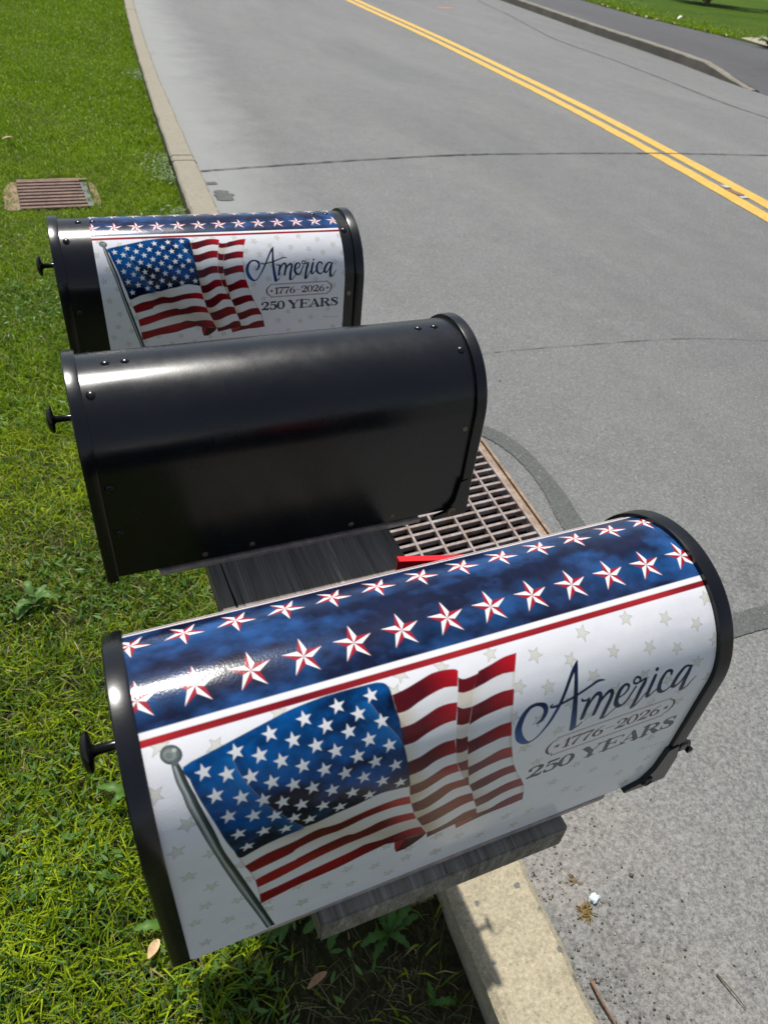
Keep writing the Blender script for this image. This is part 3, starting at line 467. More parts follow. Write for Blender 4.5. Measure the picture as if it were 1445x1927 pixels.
    lq = np.array([q[0] for q in A['L']]); cv.stroke(np.column_stack([lq, np.full(len(lq), .5)]), lin(110, 70, 60), .6)
    # pole
    L = smooth(A['poleL'], 4); R = smooth(A['poleR'], 4); n = 60
    def rs(P):
        d = np.concatenate([[0], np.cumsum(np.hypot(*np.diff(P, axis=0).T))]); q = np.linspace(0, d[-1], n); return np.column_stack([np.interp(q, d, P[:, 0]), np.interp(q, d, P[:, 1])])
    L, R = rs(L), rs(R); cv.poly(np.vstack([L, R[::-1]]), lin(62, 70, 70))
    for f, w, c, a in ((.30, .55, (120, 128, 126), .35), (.36, .35, (168, 176, 172), .5), (.40, .16, (205, 212, 208), .55), (.88, .2, (30, 36, 36), .5)):
        P = L * (1 - f) + R * f; W = np.hypot(*(R - L).T) * w * (.75 + .5 * np.interp(np.arange(n), np.arange(0, n, 4), rg.random(len(range(0, n, 4))))); cv.stroke(np.column_stack([P, W]), lin(*c), a)
    Bp = smooth(A['ball'], 3, True); cv.poly(Bp, lin(74, 84, 84)); c = Bp.mean(0)
    for k, cc, off, a in ((.86, (112, 122, 120), (-.4, -.3), .6), (.62, (150, 160, 156), (-.9, -.2), .6), (.34, (104, 114, 112), (-1.6, .4), .7), (.22, (208, 214, 212), (2.6, -2.4), .6)): cv.poly((Bp - c) * k + c + np.array(off), lin(*cc), a)
    cv.stroke(np.column_stack([np.vstack([Bp, Bp[:1]]), np.full(len(Bp) + 1, .5)]), lin(40, 48, 48), .8); cv.poly(A['collar'], lin(96, 106, 104))
    # lettering
    ink = mixc(lin(4, 32, 70), lin(10, 84, 150), np.clip(n1 * 1.8 - .5, 0, 1))
    for S in A['S']:
        q = smooth(S, 6); q[:, 2] = np.maximum(q[:, 2], .4); q[:, 2] *= 1.25; cv.stroke(q + np.array([0, 0, .6]), lin(4, 14, 30)); q2 = q.copy(); q2[:, 2] = np.maximum(q2[:, 2] - .5, .1); cv.stroke(q2, ink)
    brn = lin(70, 16, 16); Cc = np.array(A['cart'] + A['cart'][:1]); y0, y1 = 163.3, 193.7; x0, x1 = 344.0, 474.0
    def cart(dx, w, c):
        T, B, l, r = y0 + dx, y1 - dx, x0 - dx * .2, x1 + dx * .2; m = (T + B) / 2; h = (B - T) / 2
        for sgn, xx in ((-1, l), (1, r)):
            e = [(xx, T, w), (xx, T + 3.2, w), (xx + sgn * 3.8, T + 4.8, w * 1.5), (xx + sgn * (7.4 - dx), m - 5, w * 2.3), (xx + sgn * (8.6 - dx), m, w * 2.5), (xx + sgn * (7.4 - dx), m + 5, w * 2.3), (xx + sgn * 3.8, B - 4.8, w * 1.5), (xx, B - 3.2, w), (xx, B, w)]
            cv.stroke(smooth(e, 5), c)
        cv.stroke([(l, T, w), (r, T, w)], c); cv.stroke([(l, B, w), (r, B, w)], c)
    cart(0, .95, brn); cart(1.7, .3, brn)
    def text(ch, xa, xb, T, B, col, inner=None, bold=1.0):
        w, st = GL[ch]; kx = (xb - xa) / w; ky = (B - T)
        for p in (0, 1):
            if p and inner is None: break
            for s_ in st:
                q = np.array([(xa + a * kx, B - b * ky, max(c * bold * min(kx, ky), .55)) for a, b, c in s_])
                if len(q) > 2: q = smooth(q, 5)
                if p:
                    if q[:, 2].max() < 3.6: continue
                    k = q[:, 2] > 3.2; q = q[k]
                    if len(q) < 2: continue
                    q[:, 2] -= 2.6; cv.stroke(q, inner, .8)
                else: cv.stroke(q, col)
    for ch, xa, xb in (('1', 353.2, 363), ('7', 361.4, 374), ('7', 374.2, 386.8), ('6', 386.2, 399.8), ('2', 412.8, 426.6), ('0', 426.2, 439.4), ('2', 439.4, 453.6), ('6', 453.4, 467)): text(ch, xa, xb, 171.2, 186.4, brn, None, 1.45)
    cv.stroke([(401.2, 178.8, .9), (411, 178.8, .9)], lin(70, 44, 44))
    cv.poly(star(346.8, 178.8, 4.2, 0), brn); cv.poly(star(473.4, 179.2, 4.2, 0), brn)
    dk = lin(10, 24, 28); lt = lin(90, 102, 104)
    for ch, xa, xb in (('2', 323, 341.5), ('5', 341.6, 358.4), ('0', 358.6, 376.0), ('Y', 383.2, 408.6), ('E', 408.0, 433.2), ('A', 432.0, 457.0), ('R', 456.2, 482.0), ('S', 482.0, 499.6)): text(ch, xa, xb, 204.2, 223.6, dk, lt, 1.75)
    q = np.array(A['sig'], float); q[:, 1] = 253.4 + (q[:, 1] - np.interp(q[:, 0], [q[0, 0], q[-1, 0]], [q[0, 1], q[-1, 1]])) * 1.2
    qq = smooth(q, 5); qq[:, 1] += np.sin(np.arange(len(qq)) * 1.3) * .9; cv.stroke(np.column_stack([qq, np.full(len(qq), .38)]), lin(70, 74, 76), .85)

BW, BH = .198, .2744; RR = BW / 2
def sect(t, o=0.0):
    """point of the box section at arc length t (m) from the crown, + towards the viewer"""
    t = np.asarray(t, float); q = RR * math.pi / 2; a = np.clip(t / RR, -math.pi / 2, math.pi / 2)
    y = -np.sin(a) * (RR + o); z = BH - RR + np.cos(a) * (RR + o)
    z = np.where(np.abs(t) > q, BH - RR - (np.abs(t) - q), z)
    return y, z
def sheet(name, step, fs, ft, parent, off=.0009, L=.5385):
    """printed vinyl sheet; fs, ft map the print's mm to the box's own s and t in m"""
    cv = Canvas(0, 513.4, -82, 332, step); paint(cv)
    s = fs(cv.xs); t = ft(cv.ys); T, S = np.meshgrid(t, s, indexing='ij'); y, z = sect(T, off)
    y = y - np.interp(np.abs(T), [.20, .334], [0, .0022]) * np.sign(T) * (np.interp(S, [.0, .09, .3], [1.9, 1, .4]))
    V = np.column_stack([(S - L / 2).ravel(), y.ravel(), z.ravel()])
    nx, ny = cv.nx, cv.ny; I = np.arange(nx * ny).reshape(ny, nx)
    F = np.stack([I[:-1, :-1], I[1:, :-1], I[1:, 1:], I[:-1, 1:]], -1).reshape(-1, 4)
    cxm = (cv.xs[:-1] + cv.xs[1:]) / 2; cym = (cv.ys[:-1] + cv.ys[1:]) / 2; CX, CY = np.meshgrid(cxm, cym)
    rr = 26.0; d = np.maximum(CX - (513.4 - rr), 0); e = np.maximum(CY - (332 - rr), 0); keep = (d ** 2 + e ** 2 < rr * rr) | (d == 0) | (e == 0)
    r2 = 7.0; d = np.maximum(r2 - CX, 0); e = np.maximum(CY - (332 - r2), 0); keep &= (d ** 2 + e ** 2 < r2 * r2) | (d == 0) | (e == 0)
    F = F[keep.ravel()]; used = np.zeros(len(V), bool); used[F.ravel()] = True; remap = np.cumsum(used) - 1
    o = mesh(name, V[used], remap[F].astype(np.int32), WRAP, parent, smooth=True)
    at = o.data.color_attributes.new('print', 'FLOAT_COLOR', 'POINT'); C = np.ones((used.sum(), 4), np.float32); C[:, :3] = np.clip(cv.A.reshape(-1, 3)[used], 0, 1)
    at.data.foreach_set('color', C.ravel()); return o

# ------------------------------------------------------------------ mailboxes
QN = 40
def loop(o, zb=0.0):
    """closed outline of the box section, offset o outwards"""
    P = [(-RR - o + .004, zb - o * .5), (-RR - o, zb - o * .5 + .004)]
    a = np.linspace(0, math.pi, QN)
    for z in np.linspace(.05, BH - RR - .03, 4): P.append((-RR - o, z))
    P += [(-math.cos(v) * (RR + o), BH - RR + math.sin(v) * (RR + o)) for v in a]
    for z in np.linspace(BH - RR - .03, .05, 4): P.append((RR + o, z))
    P += [(RR + o, zb - o * .5 + .004), (RR + o - .004, zb - o * .5)]
    return P
def sweep(name, prof, mat, parent, caps=(True, True), L=.5385):
    V = []; F = []
    for s, o in prof:
        for y, z in loop(o): V.append((s - L / 2, y, z))
    n = len(loop(0))
    for j in range(len(prof) - 1):
        for k in range(n): F.append((j * n + k, j * n + (k + 1) % n, (j + 1) * n + (k + 1) % n, (j + 1) * n + k))
    if caps[0]: F.append(tuple(range(n)))
    if caps[1]: F.append(tuple((len(prof) - 1) * n + k for k in range(n))[::-1])
    mb = MB(); mb.V = V; mb.F = F; return mb.build(name, mat, parent, smooth=True, auto=38)
def knob(parent, side, L=.5385, z=.2):
    M = Matrix.Translation((side * (L / 2 + .002), 0, z)) @ Matrix.Rotation(side * math.pi / 2, 4, 'Y')
    o = MB().lathe([(.0075, 0), (.0068, .002), (.0042, .004), (.0042, .021), (.006, .0235), (.0155, .0245), (.0172, .0262), (.0165, .0288), (.012, .0312), (.005, .0326), (.001, .0328)], 32, M).build('door_knob', GLOSS, parent, smooth=True, auto=50)
    return o
def rivet(name, s, t, r, mat, parent, h=.45, L=.5385, off=.0):
    y, z = sect(t, off); a = max(-math.pi / 2, min(math.pi / 2, t / RR)); nrm = Vector((0, -math.sin(a), math.cos(a)))
    M = Matrix.Translation((s - L / 2, float(y), float(z))) @ nrm.to_track_quat('Z', 'Y').to_matrix().to_4x4()
    prof = [(r, -.0005), (r, .0003)] + [(r * math.cos(q), .0003 + r * h * math.sin(q)) for q in np.linspace(.2, 1.45, 5)]
    return MB().lathe(prof, 14, M).build(name, mat, parent, smooth=True, auto=60)
def mailbox(label, loc, rot, L, rivets=True, flag=False, latch=False, hood=.0125):
    t = thing('mailbox', label, 'mailbox', loc, rot, 'mailboxes on the shared plank')
    sweep('body', [(.004, 0), (.1, 0), (.2, 0), (.3, 0), (.4, 0), (L - .004, 0)], PAINT, t, (True, True), L)
    d = sweep('door', [(-.001, .000), (-.0035, .0020), (-.0035, .0042), (-.0022, .0054), (hood - .002, .0058), (hood - .0002, .0050), (hood, .001)], PAINT, t, (True, True), L)
    knob(d, -1, L)
    h2 = hood + .006
    b = sweep('rear_door', [(L - .0125, .001), (L - .0122, .0050), (L - .010, .0056), (L + .0028, .0060), (L + .0042, .0048), (L + .0042, .0025), (L + .002, .000)], PAINT, t, (True, True), L)
    knob(b, 1, L)
    MB().box((-L / 2 + .065, -RR - .003, -.0085), (L / 2 - .075, RR + .003, -.0018), .001).build('base_plate', BARE, t)
    # turned corner tab at the lower rear corner, with its screw
    pts = [(L - .052, .0), (L - .030, .006), (L - .020, .026), (L - .016, .062), (L - .004, .066), (L + .004, .040), (L + .004, -.004), (L - .02, -.006), (L - .052, -.004)]
    V = [(s - L / 2, -RR - .0072, z) for s, z in pts] + [(s - L / 2, -RR - .001, z) for s, z in pts]; n = len(pts)
    F = [tuple(range(n)), tuple(range(2 * n - 1, n - 1, -1))] + [(k, (k + 1) % n, n + (k + 1) % n, n + k) for k in range(n)]
    mb = MB(); mb.V = V; mb.F = F; cb = mb.build('corner_bracket', PAINT, t)
    M = Matrix.Translation((L / 2 - .024, -RR - .0072, .006)) @ Matrix.Rotation(math.pi / 2, 4, 'X')
    MB().lathe([(.0075, 0), (.0078, .0012), (.0062, .0026), (.0045, .0020), (.0040, .0012)], 18, M).build('screw', SCREW if rivets else PAINT, cb, smooth=True, auto=50)
    if rivets:
        for s, tt in ((.045, .006), (.068, .006), (.022, .055), (L - .07, .001), (L - .0445, .001), (L - .0235, .053), (.022, .176), (.024, .25)): rivet('rivet', s, tt, .0054, PAINT, t, .5, L)
        for s, tt in ((.129, .3175), (.196, .316), (.347, .3165), (.414, .3165)): rivet('screw', s, tt, .0042, SCREW, t, .3, L)
        rivet('screw', L - .023, .173, .0045, SCREW, t, .3, L)
    return t
FL = .5385
box1 = mailbox('nearest mailbox, its whole side covered by a printed flag cover', (0, 0, 0), (-.0006, -.0107, 0), FL, False)
o = sheet('cover', .5, lambda x: .0118 + x / 1000, lambda y: y / 1000, box1)
# latch hook on the rear edge
mb = MB(); mb.box((.268, -.1068, .052), (.2795, -.092, .066), .002); mb.tube([(.277, -.1, .060), (.287, -.101, .055), (.290, -.102, .044)], .0028, 8); mb.box((.2865, -.107, .040), (.2935, -.096, .046), .0012); mb.build('latch', GLOSS, box1)
# red flag folded down on the far side
P = [(.0165, .2112), (.105, .1886), (.115, .175), (.105, .160), (.0165, .183)]
V = [(x, .116, z) for x, z in P] + [(x, .119, z) for x, z in P]; n = 5
mb = MB(); mb.add(V, [tuple(range(n)), tuple(range(2 * n - 1, n - 1, -1))] + [(k, (k + 1) % n, n + (k + 1) % n, n + k) for k in range(n)])
V = [(.0165, .1200, .2124), (.105, .1200, .1898), (.105, .112, .1898), (.0165, .112, .2124), (.0165, .1200, .2098), (.105, .1200, .1872), (.105, .112, .1872), (.0165, .112, .2098)]
mb.add(V, [(0, 1, 2, 3), (7, 6, 5, 4), (0, 4, 5, 1), (1, 5, 6, 2), (2, 6, 7, 3), (3, 7, 4, 0)]); fl = mb.build('signal_flag', RED, box1)
MB().lathe([(.006, 0), (.006, .014), (.004, .016)], 14, Matrix.Translation((.098, .103, .174)) @ Matrix.Rotation(-math.pi / 2, 4, 'X')).build('pivot', GLOSS, fl)
box2 = mailbox('plain black mailbox without any cover, between the two flag printed ones', (-.0019, .4896, 0), (.0062, 0, .0045), FL)
box3 = mailbox('farthest mailbox, with a smaller flag cover that leaves black metal showing at both ends', (.0024, .9794, 0), (.0009, 0, -.0289), .5294)
o = sheet('cover', 1.0, lambda x: .0520 + .8465 * (x / 1000 + .0118), lambda y: .81 * y / 1000 + .0135, box3, .0009, .5294)

# ------------------------------------------------------------------ plank stand
st = thing('mailbox_stand', 'weathered grey wooden plank on a post carrying the three mailboxes', 'mailbox stand', (0, .49, -.96))
def plank_mesh():
    bm = bmesh.new(); bmesh.ops.create_cube(bm, size=1)
    for v in bm.verts: v.co = Vector((v.co.x * .2795, .49 + v.co.y * 1.211, -.0275 + v.co.z * .038))
    bmesh.ops.bevel(bm, geom=bm.edges[:], offset=.002, segments=2, affect='EDGES')
    bmesh.ops.translate(bm, verts=bm.verts[:], vec=(0, -.49, .96))
    me = bpy.data.meshes.new('plank'); bm.to_mesh(me); bm.free(); me.materials.append(WOOD); o = bpy.data.objects.new('plank', me); COL.objects.link(o); o.parent = st; return o
plank_mesh()
MB().box((-.05, -.05, -.1), (.05, .05, .912), .004).build('post', WOOD, st)
for sgn in (-1, 1):
    M = Matrix.Translation((0, sgn * .19, .74)) @ Matrix.Rotation(sgn * R_(-47), 4, 'X')
    MB().box((-.045, -.022, -.235), (.045, .022, .235), .003, M).build('brace', WOOD, st)

# ------------------------------------------------------------------ ground, road, kerbs
ZR, ZK, ZL = -.96, -.84, -.955
def kin(y): y = np.asarray(y, float); q = np.minimum(y, 16); return np.where(y > 16, kin0(16.) + (y - 16) * .12, kin0(q))     # grass side of the near kerb
def kin0(y): return .2475 + .0575 * y + .00145 * y * y
def kout(y): return kin(y) + np.interp(y, [0, 4.4, 9.4], [.188, .188, .154])
def fk(y): return np.interp(y, [-30, 0, 6, 9.6, 10.6, 12.1, 13.6, 15.5, 22.4, 40], [8.6, 9.6, 10.1, 10.47, 10.68, 11.05, 11.33, 11.62, 12.97, 17])   # far kerb, road side
def strip(name, ys, xa, xb, za, zb, mat, parent=None, **k):
    V = []; F = []
    for y, a, b in zip(ys, xa, xb): V += [(a, y, za), (b, y, zb)]
    for i in range(len(ys) - 1): F.append((2 * i, 2 * i + 1, 2 * i + 3, 2 * i + 2))
    return struct(name, V, F, mat, parent, **k)
struct('ground', [(-900, -900, -2.6), (900, -900, -2.6), (900, 900, -2.6), (-900, 900, -2.6)], [(0, 1, 2, 3)], FARL)
# opening of the gutter drain, in road coordinates
GX0, GX1, GY0, GY1 = .56, 1.245, .62, 1.765
def gx(x, y): return x + .075 * (y - 1.7)     # drain sides run with the kerb
ysl = [-60, -20, -8, -3, -1, 0, GY0] ; ysm = [GY0, GY1]; ysh = [GY1, 2.5, 3.5, 4.5, 5.5, 6.6, 8, 9.6, 10.6, 12.1, 13.6, 15.5, 18, 22.4, 30, 40, 120]
V = []; F = []
def quadrow(ys, fa, fb):
    for i in range(len(ys) - 1):
        a, b = ys[i], ys[i + 1]; k = len(V); V.extend([(fa(a), a, ZR), (fb(a), a, ZR), (fb(b), b, ZR), (fa(b), b, ZR)]); F.append((k, k + 1, k + 2, k + 3))
f_in = lambda y: float(kin(y)) + .06; f_out = lambda y: float(fk(y)) + .06
quadrow(ysl, f_in, f_out); quadrow(ysh, f_in, f_out)
quadrow(ysm, f_in, lambda y: gx(GX0, y)); quadrow(ysm, lambda y: gx(GX1, y), f_out)
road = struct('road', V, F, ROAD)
# kerbs
def kerb(name, ys, fi, fo, zt, zb, mat, ch=.014, jag=.0045):
    V = []; F = []; n = 6
    for y in ys:
        a, b = fi(y), fo(y); s = 1 if b > a else -1; j = random.uniform(-jag, jag); j2 = random.uniform(-jag, jag); t = zt(y) if callable(zt) else zt
        V += [(a + s * .022, y, zb), (a + j, y, t - ch + j2), (a + s * ch + j, y, t), (b - s * ch * 1.3 + j2, y, t), (b + j2, y, t - ch * 1.5), (b + s * .01, y, zb)]
    for i in range(len(ys) - 1):
        for k in range(n - 1): F.append((i * n + k, i * n + k + 1, (i + 1) * n + k + 1, (i + 1) * n + k))
    F.append(tuple(range(n))); F.append(tuple((len(ys) - 1) * n + k for k in range(n))[::-1])
    mb = MB(); mb.V = V; mb.F = F; o = mb.build(name, mat, None, smooth=True, auto=30); o.data.materials.append(KERBS)
    for p_ in o.data.polygons:
        if p_.index % (n - 1) == 0 and p_.index < (len(ys) - 1) * (n - 1) and mat is KERB: p_.material_index = 1; o['kind'] = 'structure'; return o  # grass-side face takes the concrete with shade painted in
segs = [(-12, -6), (-6, -2.4), (-2.4, 1.9), (1.9, 5.56), (5.57, 5.70), (5.71, 14.2), (14.21, 26), (26, 60)]
mbV = []
kob = None
for i, (a, b) in enumerate(segs):
    ys = np.arange(a + .004, b - .004, .05 if b < 7 else .2).tolist() + [b - .004]
    kerb('kerb', ys, lambda y: float(kin(y)), lambda y: float(kout(y)), ZK, ZL - .2, KERB)
ys = np.arange(9.62, 45, .2).tolist()
kerb('kerb', ys, lambda y: float(fk(y)), lambda y: float(fk(y)) + .17, lambda y: float(np.interp(y, [9.7, 11.2], [ZR + .012, ZR + .165])), ZR - .1, KERBF, .02, .006)
# far side: footpath, grass, concrete path
def walk_out(y): return np.interp(y, [-30, 11, 13.8, 15.6, 18.8, 22.8, 40], [14.4, 14.8, 15.0, 15.2, 15.3, 16.1, 20])
ys = [-30, 0, 6, 9.5]; strip('footpath', ys, [float(fk(y)) + .05 for y in ys], [float(walk_out(y)) for y in ys], ZR + .004, -.82, WALK)
ys = [9.5, 10.2, 11, 12, 13, 14, 15.5, 18, 22.4, 30, 40]
V = []; F = []
for y in ys:
    V += [(float(fk(y)) + .1, y, float(np.interp(y, [9.5, 11.2], [ZR + .004, ZR + .155]))), (float(walk_out(y)), y, -.82)]
for i in range(len(ys) - 1): F.append((2 * i, 2 * i + 1, 2 * i + 3, 2 * i + 2))
struct('footpath', V, F, WALK)
ys = [-30, 0, 8, 11, 13.8, 15.6, 18.8, 22.8, 40, 200]; strip('far_lawn', ys, [float(walk_out(y)) - .02 for y in ys], [200] * len(ys), -.812, -.6, FARL)
struct('path', [(15.02, 13.75, -.800), (16.9, 14.3, -.793), (22, 16.4, -.770), (22, 18.0, -.770), (17.2, 15.75, -.793), (15.45, 15.15, -.800)], [(0, 1, 2, 3, 4, 5)], m_concrete('path_concrete', (.40, .34, .27), False))
# near lawn ground with openings left for the drain
ys = np.concatenate([np.arange(-12, 16, .35), [20, 30, 60, 200]]); xs_ = np.concatenate([[-80, -30, -12, -6], np.arange(-3, .001, .25)])
V = []; F = []; w = len(xs_) + 1
for y in ys:
    for x in xs_: V.append((x, y, ZL + .012 * math.sin(x * 3 + y * 2) - .006 + (.006 if x < -1 else 0)))
    V.append((float(kin(y)) + .03, y, ZL - .012))
for i in range(len(ys) - 1):
    for k in range(w - 1):
        F.append((i * w + k, i * w + k + 1, (i + 1) * w + k + 1, (i + 1) * w + k))
struct('lawn', V, F, SOIL)
# painted lines, crack filler, tar repairs with a painted shadow band (children of the road)
def ribbon(name, pts, w, z, mat, parent, jag=0.0, n=5):
    P = smooth([(x, y, q) for (x, y), q in zip(pts, w if hasattr(w, '__len__') else [w] * len(pts))], n) if len(pts) > 2 else np.array([(x, y, q) for (x, y), q in zip(pts, [w] * len(pts))])
    V = []; F = []
    for i in range(len(P)):
        t = P[min(i + 1, len(P) - 1)][:2] - P[max(i - 1, 0)][:2]; t = t / (np.hypot(*t) + 1e-9); nn = np.array([-t[1], t[0]]); h = P[i][2] / 2 + random.uniform(-jag, jag); h2 = P[i][2] / 2 + random.uniform(-jag, jag)
        V += [(*(P[i][:2] + nn * h), z), (*(P[i][:2] - nn * h2), z)]
    for i in range(len(P) - 1): F.append((2 * i, 2 * i + 1, 2 * i + 3, 2 * i + 2))
    return mesh(name, V, F, mat, parent)
YL = [(3.0, -8), (4.1, -2), (4.72, 1.5), (5.25, 4.04), (5.655, 6.214), (5.98, 8.3), (6.25, 10.55), (6.62, 14), (7.05, 19.3), (7.9, 28), (9.6, 40)]
ribbon('centre_line', [(x, y) for x, y in YL], .158, ZR + .004, YEL, road, .006, 14)
ribbon('centre_line', [(x + (.255 if y > 0 else .25), y + .05) for x, y in YL], .158, ZR + .004, YEL, road, .004, 12)
ribbon('crack', [(.60, 5.66), (.894, 5.711), (1.6, 5.84), (2.4, 5.97), (3.362, 6.084), (4.3, 6.10), (5.225, 6.082), (6.2, 6.03), (7.13, 5.94), (8.5, 5.85)], [.012, .02, .022, .018, .024, .018, .022, .022, .02, .02], ZR + .0072, CRACK, road, .007, 14)
ribbon('crack', [(13.5, 24), (11.98, 21.87), (10.96, 18.27), (9.86, 14.61), (9.565, 12.18), (9.29, 10.34), (9.0, 8.78), (8.90, 7.4), (8.7, 5.5)], .030, ZR + .004, CRACK, road, .012, 10)
ribbon('crack', [(1.02, 2.42), (1.6, 2.47), (2.2, 2.44), (2.9, 2.37), (3.5, 2.2)], .0035, ZR + .004, TAR, road, .0016, 16)
ribbon('tar_patch', [(1.10, 2.02), (1.20, 1.93), (1.305, 1.80), (1.352, 1.66), (1.360, 1.50), (1.345, 1.34), (1.315, 1.20), (1.30, 1.0), (1.32, .8), (1.4, .62), (1.62, .585), (1.9, .60), (2.4, .66)], [.045, .06, .085, .08, .075, .085, .095, .09, .09, .10, .085, .09, .08], ZR + .004, TAR, road, .0022, 14)  # tar arc at the drain; its arm to the right paints a shadow band
ribbon('tar_patch', [(.845, 5.42), (.85, 5.36)], .10, ZR + .004, TAR, road, .01)
ribbon('tar_patch', [(.885, 5.22), (.89, 5.10), (.875, 4.98)], [.07, .13, .08], ZR + .004, TAR, road, .02, 6)
ribbon('paint_mark', [(9.30, 19.0), (9.72, 19.12)], .16, ZR + .004, m_flat('orange_paint', (.62, .20, .10), .7, 0, .3, 20), road)
mk = m_flat('worn_marker', (.44, .45, .47), .6, 0, .3, 60)
rm = thing('road_marker', 'remains of a pale reflector on the road between the two yellow lines', 'road marker', (5.5, 4.8, ZR))
MB().box((.02, .09, .003), (.09, .17, .010), .003).build('plate', mk, rm); MB().box((-.06, -.21, .003), (.02, -.15, .010), .003).build('plate', mk, rm)
MB().box((-.02, -.12, .003), (.06, .07, .007), .002).build('adhesive', m_flat('brown_adhesive', (.22, .13, .08), .9), rm)

# ------------------------------------------------------------------ gutter drain grate
gt = thing('storm_drain_grate', 'rectangular steel bar grate in the gutter beside the kerb', 'drain grate', (0, 0, ZR))
Zt = ZR
def G3(u, v, z): return (gx(u, v) , v + .035 * (u - .9), z)
mb = MB()
def bar(u0, v0, u1, v1, w, z0, z1):
    if abs(u1 - u0) > abs(v1 - v0): c = [(u0, v0 - w / 2), (u1, v1 - w / 2), (u1, v1 + w / 2), (u0, v0 + w / 2)]
    else: c = [(u0 - w / 2, v0), (u0 + w / 2, v0), (u1 + w / 2, v1), (u1 - w / 2, v1)]
    n = len(mb.V); mb.V += [G3(u, v, z0) for u, v in c] + [G3(u, v, z1) for u, v in c]
    mb.F += [tuple(n + i for i in f) for f in ((3, 2, 1, 0), (4, 5, 6, 7), (0, 1, 5, 4), (1, 2, 6, 5), (2, 3, 7, 6), (3, 0, 4, 7))]
v = 1.700; k = 0
while v > .66: bar(.585, v, 1.196, v, .0115, -.022, -.002); v -= .0437
mb.build('cross_bars', STEEL, gt); mb = MB()
for u in (1.115 - .095 * i for i in range(6)): bar(u, .66, u, 1.712, .0085, -.022, .0012)
mb.build('tie_bars', STEEL, gt); mb = MB()
bar(1.203, .64, 1.203, 1.735, .011, -.05, .001); bar(.578, .64, .578, 1.735, .011, -.05, .001); bar(.584, 1.722, 1.197, 1.722, .011, -.05, .001); bar(.584, .648, 1.197, .648, .011, -.05, .001); mb.build('grate_edge', STEEL, gt); mb = MB()
bar(1.2215, .60, 1.2215, 1.76, .020, -.06, -.003); bar(1.2425, .60, 1.2425, 1.775, .011, -.06, .0025); bar(.563, .60, .563, 1.76, .014, -.06, .002); bar(.572, 1.748, 1.21, 1.748, .026, -.06, .0015); bar(.572, .615, 1.21, .615, .03, -.06, .0015); mb.build('frame', RUST, gt)
# pit below
V = [G3(u, v, z + ZR) for z in (-.055, -.9) for u, v in ((.55, .59), (1.26, .59), (1.26, 1.79), (.55, 1.79))]
struct('drain_pit', V, [(0, 1, 5, 4), (1, 2, 6, 5), (2, 3, 7, 6), (3, 0, 4, 7), (4, 5, 6, 7)], DARK)

# lawn drain
LD = (-.265, 5.19); ld = thing('lawn_drain', 'rusty brown slotted cast grate sunk in the grass', 'drain grate', (LD[0], LD[1], -.948), (0, 0, .03))
mb = MB(); mb.box((-.205, -.31, -.04), (.205, .31, -.022)); mb.build('pan', DARK, ld)
mb = MB()
for i in range(9): mb.box((-.205, -.30 + i * .069, -.012), (.205, -.30 + i * .069 + .036, .012), .003)
mb.build('slotted_grate', CAST, ld)
mb = MB()
def slab(P, z0, z1):
    n = len(P); mb.add([(x, y, z0) for x, y in P] + [(x, y, z1) for x, y in P], [tuple(range(n))[::-1], tuple(range(n, 2 * n))] + [(k, (k + 1) % n, n + (k + 1) % n, n + k) for k in range(n)])
slab([(-.208, -.30), (-.208, .27), (-.235, .285), (-.27, .22), (-.292, .10), (-.300, -.05), (-.296, -.18), (-.305, -.27), (-.27, -.32), (-.23, -.31)], -.03, .005)
slab([(.262, .22), (.255, .05), (.262, -.08), (.25, -.2), (.27, -.28), (.295, -.22), (.300, -.05), (.305, .1), (.292, .19), (.275, .26)], -.03, .003)
slab([(-.207, .316), (.1, .318), (.26, .30), (.262, .33), (.1, .345), (-.1, .335), (-.2, .335)], -.03, .005)
mb.build('collar', m_concrete('drain_concrete', (.30, .215, .14), False), ld)
MB().box((.207, -.27, -.03), (.247, .25, .002), .002).build('side_plate', m_flat('grey_plate', (.16, .165, .17), .8), ld)

# ------------------------------------------------------------------ grass
def blades(name, P, hgt, wid, lean, cols, bend=.5, kind=True):
    n = len(P); az = rng.uniform(0, 2 * np.pi, n); h = hgt * rng.uniform(.55, 1.35, n); w = wid * rng.uniform(.6, 1.4, n); la = lean * rng.uniform(.2, 1.5, n); fa = az + rng.normal(0, .7, n) + np.pi / 2
    d = np.stack([np.cos(az), np.sin(az)], 1); f = np.stack([np.cos(fa), np.sin(fa)], 1)
    V = np.zeros((n, 5, 3), np.float32)
    for k, (u, ww) in enumerate(((0, 1.0), (.5, .85))):
        c = P[:, :2] + d * (la * h * u ** 1.6)[:, None]; z = P[:, 2] + h * u * (1 - .25 * u * la)
        V[:, 2 * k, :2] = c - f * (w * ww / 2)[:, None]; V[:, 2 * k + 1, :2] = c + f * (w * ww / 2)[:, None]; V[:, 2 * k, 2] = V[:, 2 * k + 1, 2] = z
    V[:, 4, :2] = P[:, :2] + d * (la * h)[:, None]; V[:, 4, 2] = P[:, 2] + h * np.clip(1 - bend * la, .12, 1)
    b = np.arange(n)[:, None] * 5
    T = np.concatenate([b + np.array([[0, 1, 3]]), b + np.array([[0, 3, 2]]), b + np.array([[2, 3, 4]])]).astype(np.int32)
    o = mesh(name, V.reshape(-1, 3), T, BLADE)
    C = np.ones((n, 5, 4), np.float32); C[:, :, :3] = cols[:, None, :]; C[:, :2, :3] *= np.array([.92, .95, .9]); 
    at = o.data.color_attributes.new('tint', 'FLOAT_COLOR', 'POINT'); at.data.foreach_set('color', C.ravel()); return o
